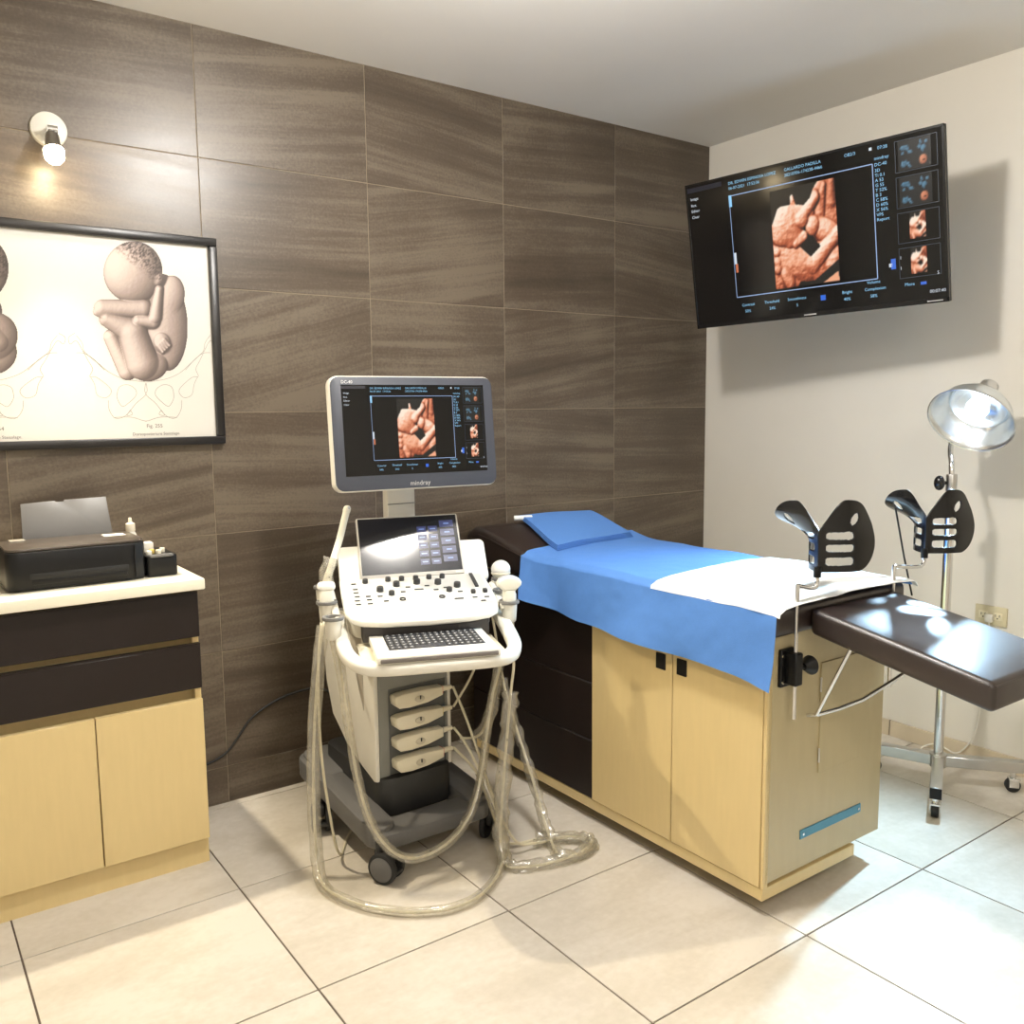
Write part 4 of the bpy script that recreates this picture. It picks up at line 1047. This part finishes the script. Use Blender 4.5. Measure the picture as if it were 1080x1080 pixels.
for r, f in [(-0.15, 0.108), (-0.08, 0.103), (-0.038, 0.104), (0.006, 0.104), (0.048, 0.102), (0.09, 0.102)]: onp(r, f, KNOB, 'dial', 0.013, 0.0085)
for r, f in [(-0.112, 0.172), (-0.059, 0.142), (0.005, 0.133), (0.069, 0.144), (0.124, 0.172)]: onp(r, f, KNOB, 'dial', 0.015, 0.0105)
for r, f in [(-0.081, 0.201), (0.094, 0.2)]: onp(r, f, KNOB, 'dial', 0.013, 0.009)
Mk = lambda r, f: PM @ Matrix.Translation((r, -f, cz_(-f) + 0.0012)) @ Matrix.Rotation(math.atan(K), 4, 'X')
for r, f in [(0.163, 0.224), (0.2, 0.223)]: MB().box((-0.007, -0.007, 0), (0.007, 0.007, 0.012), 0.003, M=Mk(r, f)).build('toggle_switch', KNOB, t)
MB().box((-0.006, -0.05, 0), (0.006, 0.05, 0.005), 0.002, M=Mk(0.184, 0.136)).build('slider_bar', KNOB, t)
tb = MB(); tb.lathe([(0.040, 0), (0.040, 0.002), (0.034, 0.005), (0.030, 0.003), (0, 0.003)], 32, M=Mk(-0.005, 0.233)); tb = tb.build('trackball_ring', mat('ring_white', srgb(236, 234, 228), 0.3), t)
MB().ball((0, 0, 0.0), 0.026, M=Mk(-0.005, 0.233) @ Matrix.Diagonal((1, 1, 0.6, 1)) @ Matrix.Translation((0, 0, 0.0))).build('trackball', mat('trackball_white', srgb(238, 238, 236), 0.15), tb)
BTN = [(-0.186, 0.115), (-0.184, 0.153), (-0.184, 0.177), (-0.183, 0.203), (-0.185, 0.23), (-0.184, 0.254), (-0.151, 0.205), (-0.15, 0.228), (-0.15, 0.254), (-0.116, 0.209), (-0.102, 0.243), (-0.053, 0.238), (-0.045, 0.188), (-0.026, 0.158), (0.005, 0.178), (0.033, 0.156), (0.056, 0.187), (0.065, 0.238), (0.088, 0.177), (0.113, 0.257), (0.126, 0.21), (0.162, 0.255), (0.198, 0.257), (0.182, 0.281), (-0.078, 0.178)]
for i, (r, f) in enumerate(BTN):
    wd = 0.014 if (r, f) == (0.113, 0.257) or (r, f) == (0.005, 0.178) else 0.0075
    if (r, f) in ((-0.053, 0.238), (0.065, 0.238)):
        MB().lathe([(0.0065, 0), (0.0095, 0), (0.0095, 0.004), (0.0065, 0.004), (0.0065, 0)], 20, M=Mk(r, f)).build('ring_button', KNOB, t)
    else:
        MB().box((-wd, -0.0028, 0), (wd, 0.0028, 0.003), 0.001, 1, M=Mk(r, f)).build('button', KNOB, t)
# --- dark slot, keyboard tray, handle
MB().box((-0.182, -0.342, 0.700), (0.185, -0.28, 0.762), 0.004).build('tray_slot', mat('slot_grey', srgb(62, 58, 56), 0.5), t, M=PM)
tr = MB().box((-0.166, -0.572, 0.700), (0.162, -0.30, 0.7195), 0.004).build('keyboard_tray', WHITE_PL, t, M=PM)
MB().box((-0.158, -0.5755, 0.703), (0.155, -0.566, 0.7145), 0.002).build('tray_grip', mat('grip_grey', srgb(112, 106, 100), 0.5), tr, M=PM)
kb = MB().box((-0.128, -0.508, 0.7185), (0.136, -0.345, 0.7205), 0.001, 1).build('keyboard', mat('keyboard_base', srgb(40, 40, 42), 0.5), tr, M=PM)
b = MB(); lt = MB()
for rw in range(6):
    n = 15; x0, x1 = -0.125, 0.133; pw = (x1 - x0) / n; yv = -0.352 - rw * 0.0262
    off = (0, 0.0, 0.004, 0.006, 0.008, 0.0)[rw]
    for k in range(n):
        xa = x0 + k * pw + 0.001; xb = x0 + (k + 1) * pw - 0.001
        if rw == 5 and 4 <= k <= 8:
            if k > 4: continue
            xb = x0 + 9 * pw - 0.001
        b.box((xa, yv - 0.0225, 0.7203), (xb, yv, 0.7228), 0.0012, 1)
        if not (rw == 5 and k == 4):
            cx = (xa + xb) / 2; lt.grid([[(cx - 0.003, yv - 0.015, 0.7231), (cx - 0.003, yv - 0.009, 0.7231)], [(cx + 0.002, yv - 0.015, 0.7231), (cx + 0.002, yv - 0.009, 0.7231)]])
o = b.build('keys', mat('key_dark', srgb(58, 58, 60), 0.45), kb, M=PM) if False else b.build('keys', mat('key_dark', srgb(58, 58, 60), 0.45), tr, M=PM); o['kind'] = 'stuff'
o = lt.build('key_legends', mat('key_legend', srgb(200, 200, 196), 0.5), tr, M=PM, flat=True); o['kind'] = 'stuff'
hp = [(-0.238, -0.16, 0.742), (-0.240, -0.26, 0.725), (-0.238, -0.38, 0.702), (-0.226, -0.47, 0.692), (-0.195, -0.532, 0.686), (-0.14, -0.552, 0.683), (0.0, -0.556, 0.683), (0.14, -0.552, 0.683), (0.195, -0.532, 0.686), (0.226, -0.47, 0.692), (0.238, -0.38, 0.702), (0.240, -0.26, 0.725), (0.238, -0.16, 0.742)]
pf = rrect(-0.020, -0.017, 0.020, 0.017, 0.012, 3)
MB().tube(hp, 0, prof=pf, smooth=5).build('handle', WHITE_PL, t, M=PM)
b = MB(); b.box((-0.20, -0.545, 0.668), (0.20, -0.30, 0.690), 0.006); b.build('tray_bottom', CREAM_PL, t, M=PM)
# --- touch screen
Ct = Matrix.Translation((-CX, -CY, 0))
TM = Ct @ plane_matrix((1.189, -0.477, 0.914), 21.2, -32.2, 0.8)
ts = MB(); ts.prism(rrect(-0.1675, -0.1075, 0.1675, 0.1075, 0.006), -0.014, 0.0, 0.002, M=TM @ FACE); ts = ts.build('touch_screen', mat('silver_bezel', srgb(196, 192, 184), 0.3, noise=0.02), t)
tsM = TM @ Matrix.Translation((0, -0.0006, 0)) @ FACE
MB().box((-0.162, -0.094, -0.002), (0.162, 0.103, 0.0), M=tsM).build('touch_glass', mat('touch_glass_dark', srgb(30, 32, 40), 0.10, spec=0.6), ts)
BB = emis('touch_button', srgb(70, 80, 140), 0.55); BL = emis('touch_legend', srgb(150, 180, 240), 0.7)
for i in range(5): MB().box((0.104, 0.060 - i * 0.031, 0.0002), (0.150, 0.084 - i * 0.031, 0.0008), M=tsM).build('touch_key', BB, ts)
for c_ in range(2):
    for i in range(5):
        MB().box((0.028 + c_ * 0.037, 0.046 - i * 0.029, 0.0002), (0.058 + c_ * 0.037, 0.066 - i * 0.029, 0.0008), M=tsM).build('touch_key', BB, ts)
lg = MB()
for i in range(5): lg.box((0.118, 0.070 - i * 0.031, 0.0009), (0.136, 0.075 - i * 0.031, 0.0011), M=tsM)
for c_ in range(2):
    for i in range(5): lg.box((0.034 + c_ * 0.037, 0.054 - i * 0.029, 0.0009), (0.052 + c_ * 0.037, 0.058 - i * 0.029, 0.0011), M=tsM)
o = lg.build('touch_legends', BL, ts); o['kind'] = 'stuff'
MB().box((0.138, -0.105, 0.0), (0.162, -0.098, 0.0006), M=tsM).build('power_key', WHITE_PL, ts)
MB().prism(rrect(-0.232, -0.130, 0.250, 0.018, 0.018), -0.050, -0.016, 0.006, M=TM @ FACE).build('console_back', mat('shell_white', srgb(236, 234, 228), 0.3, noise=0.01), t)
# --- monitor on its arm
b = MB(); b.box((1.165 - CX, -0.372 - CY, 0.78), (1.272 - CX, -0.335 - CY, 1.17), 0.008)
b.build('monitor_arm', WHITE_PL, t)
MB().box((1.167 - CX, -0.374 - CY, 1.040), (1.270 - CX, -0.370 - CY, 1.043)).build('arm_seam', GREY_PL, t)
b = MB(); b.cyl((1.215 - CX, -0.35 - CY, 1.15), (1.19 - CX, -0.47 - CY, 1.22), 0.022, n=16); b.box((1.13 - CX, -0.51 - CY, 1.16), (1.25 - CX, -0.46 - CY, 1.30), 0.01); b.build('monitor_bracket', WHITE_PL, t)
MM = Ct @ plane_matrix((1.18, -0.557, 1.283), 6.6, -5.6, 0.0)
MW, MH = 0.55, 0.352
mo = MB(); mo.prism(rrect(-MW / 2, -MH / 2, MW / 2, MH / 2, 0.030), -0.042, -0.004, 0.008, M=MM @ FACE)
mo = mo.build('monitor', WHITE_PL, t)
MB().prism(rrect(-MW / 2 + 0.004, -MH / 2 + 0.004, MW / 2 - 0.004, MH / 2 - 0.004, 0.027), -0.006, -0.0005, 0.001, M=MM @ FACE).build('monitor_bezel', mat('bezel_slate', srgb(58, 61, 70), 0.5, noise=0.03), mo)
SW, SH = 0.478, 0.276
sMx = MM @ Matrix.Translation((0.0, 0, 0.010)) @ FACE
scr = MB().box((-SW / 2, -SH / 2, -0.003), (SW / 2, SH / 2, 0.0002), M=sMx).build('monitor_screen', SCREEN_BLK, mo)
# the scan picture again; the content hangs under the monitor so that it stays on the third level
screen_content(mo, sMx @ Matrix.Translation((0, 0, 0.0003)), SW, SH, 0.8)
for it in (('mindray', 0.0, -MH / 2 + 0.012, 0.021, 'CENTER'), ('DC-40', -MW / 2 + 0.055, MH / 2 - 0.024, 0.013, 'CENTER')):
    texts([it], 'brand_lettering', mat('logo_grey', srgb(190, 188, 182), 0.4), mo, MM @ Matrix.Translation((0, -0.0002, 0)) @ FACE)

# --- mains cord running along the tiled wall to behind the cabinet
MB().tube([(x - CX, y - CY, z) for x, y, z in [(1.07, -0.31, 0.40), (1.06, -0.20, 0.36), (1.03, -0.06, 0.36), (0.96, -0.012, 0.345), (0.88, -0.009, 0.325), (0.80, -0.008, 0.283), (0.746, -0.008, 0.219), (0.705, -0.008, 0.178), (0.642, -0.008, 0.156), (0.57, -0.006, 0.16)]], 0.0042, n=8, smooth=5).build('power_cord', RUBBER, t)

# --- probe holders
RING = mat('holder_grey', srgb(112, 110, 106), 0.5, noise=0.03)
def holder(r, f, z, h=0.055):
    M = PM @ Matrix.Translation((r, -f, z))
    c = MB().lathe([(0, -h), (0.018, -h), (0.021, -h + 0.004), (0.024, 0), (0.021, 0), (0.018, -h + 0.012), (0, -h + 0.008)], 24, M=M).build('probe_holder', WHITE_PL, t)
    MB().lathe([(0.0205, 0.001), (0.030, 0.001), (0.0315, 0.005), (0.030, 0.010), (0.0205, 0.010), (0.0195, 0.006), (0.0205, 0.001)], 28, M=M).build('holder_ring', RING, c)
    MB().box((-0.03 if r > 0 else 0.005, -0.014, -0.012), (-0.005 if r > 0 else 0.03, 0.014, 0.006), 0.004, M=M).build('holder_bracket', WHITE_PL, c)
    return M
HL0 = holder(-0.272, 0.02, 0.800); HL1 = holder(-0.272, 0.205, 0.790); HL2 = holder(-0.262, 0.335, 0.772)
HR0 = holder(0.292, 0.055, 0.800); HR1 = holder(0.268, 0.17, 0.785); HR2 = holder(0.258, 0.290, 0.775)
b = MB(); b.tube([(-0.25, -0.02, 0.785), (-0.25, -0.20, 0.775), (-0.245, -0.33, 0.755)], 0.012, n=10, smooth=3); b.build('holder_rail', WHITE_PL, t, M=PM)
b = MB(); b.tube([(0.262, -0.05, 0.785), (0.25, -0.17, 0.772), (0.242, -0.29, 0.758)], 0.012, n=10, smooth=3); b.build('holder_rail', WHITE_PL, t, M=PM)

# ------------------------------------------------------------------ probes with cables in plastic sleeves
CABLE = mat('cream_cable', srgb(206, 198, 172), 0.4, noise=0.03)
PROBE = mat('probe_cream', srgb(232, 228, 212), 0.3, noise=0.02)
LENS = mat('probe_lens_grey', srgb(186, 190, 196), 0.35)
def cable(parent, pts, r=0.0042):
    return MB().tube(pts, r, n=8, smooth=6).build('cable', CABLE, parent)
def sleeve(parent, pts, r=0.014, crumple=0.25, seed=1.0, flat=True):
    def rad(s, a, i):
        n_ = mnoise.noise(Vector((i * (0.22 + crumple * 0.5) + seed, math.cos(a) * 1.4, math.sin(a) * 1.4 + seed)))
        return r * (1 + crumple * 1.3 * n_ + (0.25 * math.cos(2 * a + seed + i * 0.03) if flat else 0))
    return MB().tube(pts, rad, n=14, smooth=9, caps=False).build('plastic_sleeve', FILM, parent, angle=70)
A = [(0.821, -0.61, 0.731), (0.8, -0.615, 0.622), (0.771, -0.63, 0.404), (0.755, -0.65, 0.214), (0.754, -0.66, 0.073), (0.744, -0.711, 0.012), (0.745, -0.793, 0.012), (0.779, -0.889, 0.012), (0.828, -0.96, 0.012), (0.886, -1.014, 0.012), (0.967, -1.052, 0.012), (1.062, -1.048, 0.012), (1.162, -0.991, 0.012), (1.229, -0.93, 0.03), (1.25, -0.9, 0.065), (1.251, -0.88, 0.11), (1.255, -0.84, 0.159), (1.25, -0.78, 0.233), (1.236, -0.72, 0.309), (1.222, -0.672, 0.352)]
B_ = [(0.804, -0.72, 0.733), (0.814, -0.73, 0.647), (0.82, -0.76, 0.488), (0.829, -0.79, 0.329), (0.849, -0.82, 0.209), (0.885, -0.85, 0.132), (0.944, -0.86, 0.083), (1.023, -0.86, 0.073), (1.11, -0.85, 0.094), (1.182, -0.83, 0.146), (1.241, -0.8, 0.24), (1.278, -0.78, 0.362), (1.315, -0.76, 0.471), (1.352, -0.75, 0.569), (1.34, -0.70, 0.62), (1.28, -0.68, 0.50), (1.222, -0.672, 0.419)]
Cc = [(1.385, -0.655, 0.73), (1.40, -0.66, 0.60), (1.415, -0.67, 0.476), (1.42, -0.69, 0.412), (1.43, -0.72, 0.324), (1.435, -0.77, 0.228), (1.431, -0.82, 0.151), (1.418, -0.88, 0.08), (1.405, -0.94, 0.02), (1.385, -1.002, 0.012), (1.423, -1.037, 0.012), (1.493, -1.025, 0.012), (1.506, -0.974, 0.012), (1.452, -0.919, 0.012), (1.385, -0.884, 0.012), (1.30, -0.86, 0.02), (1.262, -0.84, 0.10), (1.252, -0.76, 0.22), (1.222, -0.672, 0.285)]
D = [(1.318, -0.865, 0.72), (1.316, -0.866, 0.663), (1.318, -0.868, 0.584), (1.305, -0.87, 0.503), (1.288, -0.875, 0.39), (1.271, -0.88, 0.275), (1.246, -0.9, 0.17), (1.226, -0.92, 0.08), (1.224, -0.95, 0.014), (1.236, -0.987, 0.012), (1.316, -1.02, 0.014), (1.409, -1.045, 0.024), (1.481, -1.03, 0.024), (1.515, -0.99, 0.022), (1.45, -0.935, 0.022), (1.36, -0.91, 0.02), (1.29, -0.90, 0.05), (1.27, -0.82, 0.16), (1.262, -0.74, 0.30), (1.25, -0.69, 0.40), (1.222, -0.672, 0.486)]
# 1 long endocavity wand in the rear left holder
t3 = thing('endocavity_probe', 'long slim cream wand probe standing in the left holder beside the touch screen', 'ultrasound probe', (0.908, -0.45, 0.80))
MB().tube([(-0.012, 0.0, -0.03), (0.0, 0, 0.03), (0.018, 0, 0.079), (0.05, 0.01, 0.15), (0.074, 0.018, 0.215), (0.084, 0.02, 0.244)], lambda s, a, i: 0.0165 - 0.0055 * min(1, s * 3) + (0.0012 if s > 0.9 else 0), n=14, smooth=4).build('handle', PROBE, t3)
MB().ball((0.0845, 0.0195, 0.246), 0.0118, n=18, sc=(1, 1, 0.9)).build('tip', PROBE, t3)
MB().ball((0.086, 0.010, 0.250), 0.005, n=12).build('lens', LENS, t3)
MB().tube([(-0.004, 0.0, 0.01), (-0.002, -0.008, 0.06), (0.012, -0.006, 0.10)], lambda s, a, i: 0.021 + 0.004 * math.sin(3 * a + i), n=12, smooth=5).build('plastic_sleeve', FILM, t3)
c3 = [(-0.014, 0.0, -0.03), (-0.05, -0.06, -0.09), (-0.108, -0.165, -0.178), (-0.118, -0.18, -0.4), (-0.108, -0.20, -0.60), (-0.06, -0.16, -0.78), (0.05, -0.02, -0.785), (0.20, 0.0, -0.72), (0.32, -0.10, -0.60), (0.314, -0.222, -0.515)]
cable(t3, c3)
# 2 white convex probe left
q1 = HL1.translation + Vector((CX, CY, 0))
t3 = thing('convex_probe', 'short white convex probe upright in the left holder', 'ultrasound probe', q1)
M = Matrix.Rotation(R(-21), 4, 'Z')
b = MB(); b.prism(rrect(-0.021, -0.015, 0.021, 0.015, 0.010), -0.03, 0.045, 0.004, M=M); b.build('grip', PROBE, t3)
MB().prism(rrect(-0.026, -0.018, 0.026, 0.018, 0.013), 0.040, 0.066, 0.011, M=M, seg=4).build('head', mat('probe_white', srgb(238, 236, 228), 0.3), t3)
off = lambda pts, q: [(x - q.x, y - q.y, max(z, 0.014) - q.z) for x, y, z in pts]
A2 = [tuple(q1 + Vector((0, 0, -0.05)))] + A
cable(t3, off(A2, q1)); sleeve(t3, off(A[:14], q1), 0.0155, 0.12, 2.0); sleeve(t3, off(A[13:18], q1), 0.019, 0.3, 3.0)
# 3 round volume probe right
q3 = HR0.translation + Vector((CX, CY, 0))
t3 = thing('volume_probe', 'white ball headed volume probe in the rear right holder next to the table', 'ultrasound probe', q3)
MB().lathe([(0, -0.04), (0.014, -0.04), (0.02, -0.02), (0.0225, 0.01), (0.027, 0.016), (0.028, 0.022), (0, 0.022)], 28).build('grip', PROBE, t3)
MB().ball((0, 0, 0.036), 0.0315, n=28, sc=(1, 1, 0.95)).build('head', mat('probe_white', srgb(238, 236, 228), 0.3), t3)
MB().lathe([(0.0293, 0.020), (0.0315, 0.022), (0.0315, 0.026), (0.0293, 0.028)], 28).build('seam_ring', CREAM_PL, t3)
C2 = [tuple(q3 + Vector((0, 0, -0.05)))] + Cc
cable(t3, off(C2, q3)); sleeve(t3, off(Cc[2:10], q3), 0.0165, 0.5, 5.0); sleeve(t3, off(Cc[9:15], q3), 0.017, 0.55, 6.0)
# 4 T shaped convex probe front right
q4 = HR2.translation + Vector((CX, CY, 0))
t3 = thing('abdominal_probe', 'cream T shaped abdominal probe in the front right holder', 'ultrasound probe', q4)
b = MB(); b.prism(rrect(-0.019, -0.014, 0.019, 0.014, 0.010), -0.03, 0.052, 0.004, M=M); b.build('grip', PROBE, t3)
arc = [(-0.036, 0.056), (-0.037, 0.066), (-0.030, 0.076), (-0.015, 0.083), (0.0, 0.085), (0.015, 0.083), (0.030, 0.076), (0.037, 0.066), (0.036, 0.056), (0.026, 0.047), (0.018, 0.040), (-0.018, 0.040), (-0.026, 0.047)]
Mh = M @ Matrix.Rotation(R(90), 4, 'X')
MB().prism(arc, -0.016, 0.016, 0.007, M=Mh, seg=3).build('head', PROBE, t3)
ln = [(-0.034, 0.070), (-0.030, 0.0765), (-0.015, 0.0835), (0.0, 0.0858), (0.015, 0.0835), (0.030, 0.0765), (0.034, 0.070), (0.0, 0.079)]
MB().prism(ln, -0.012, 0.012, 0.002, M=Mh).build('lens', LENS, t3)
MB().box((0.018, -0.004, 0.01), (0.023, 0.004, 0.03), 0.002, M=M).build('orientation_mark', LENS, t3)
D2 = [tuple(q4 + Vector((0, 0, -0.05)))] + D
cable(t3, off(D2, q4)); sleeve(t3, off(D[3:9], q4), 0.0185, 0.5, 8.0); sleeve(t3, off(D[8:16], q4), 0.016, 0.55, 9.0)
# 5 spare cable from the front left holder to the right side of the console
t3 = thing('probe_cable_loop', 'plastic sleeved probe cable hanging in a deep loop in front of the machine', 'cable', (0.80, -0.72, 0.735))
q5 = Vector((0.80, -0.72, 0.735))
cable(t3, off(B_, q5)); sleeve(t3, off(B_[:14], q5), 0.0165, 0.16, 11.0)
MB().lathe([(0, -0.012), (0.010, -0.012), (0.011, 0.02), (0.008, 0.024), (0, 0.024)], 16).build('cable_plug', PROBE, t3)
b = MB(); b.tube([(1.385 - 0.80, 0.02, -0.165), (1.354 - 0.80, 0.0, -0.277), (1.311 - 0.80, 0.0, -0.382), (1.281 - 0.80, 0.01, -0.416), (1.236 - 0.80, 0.035, -0.418)], 0.0042, n=8, smooth=5); b.build('cable_tail', CABLE, t3)
sleeve(t3, [(1.375 - 0.80, 0.015, -0.19), (1.354 - 0.80, 0.0, -0.277), (1.311 - 0.80, 0.0, -0.382), (1.281 - 0.80, 0.01, -0.416)], 0.018, 0.35, 12.0)
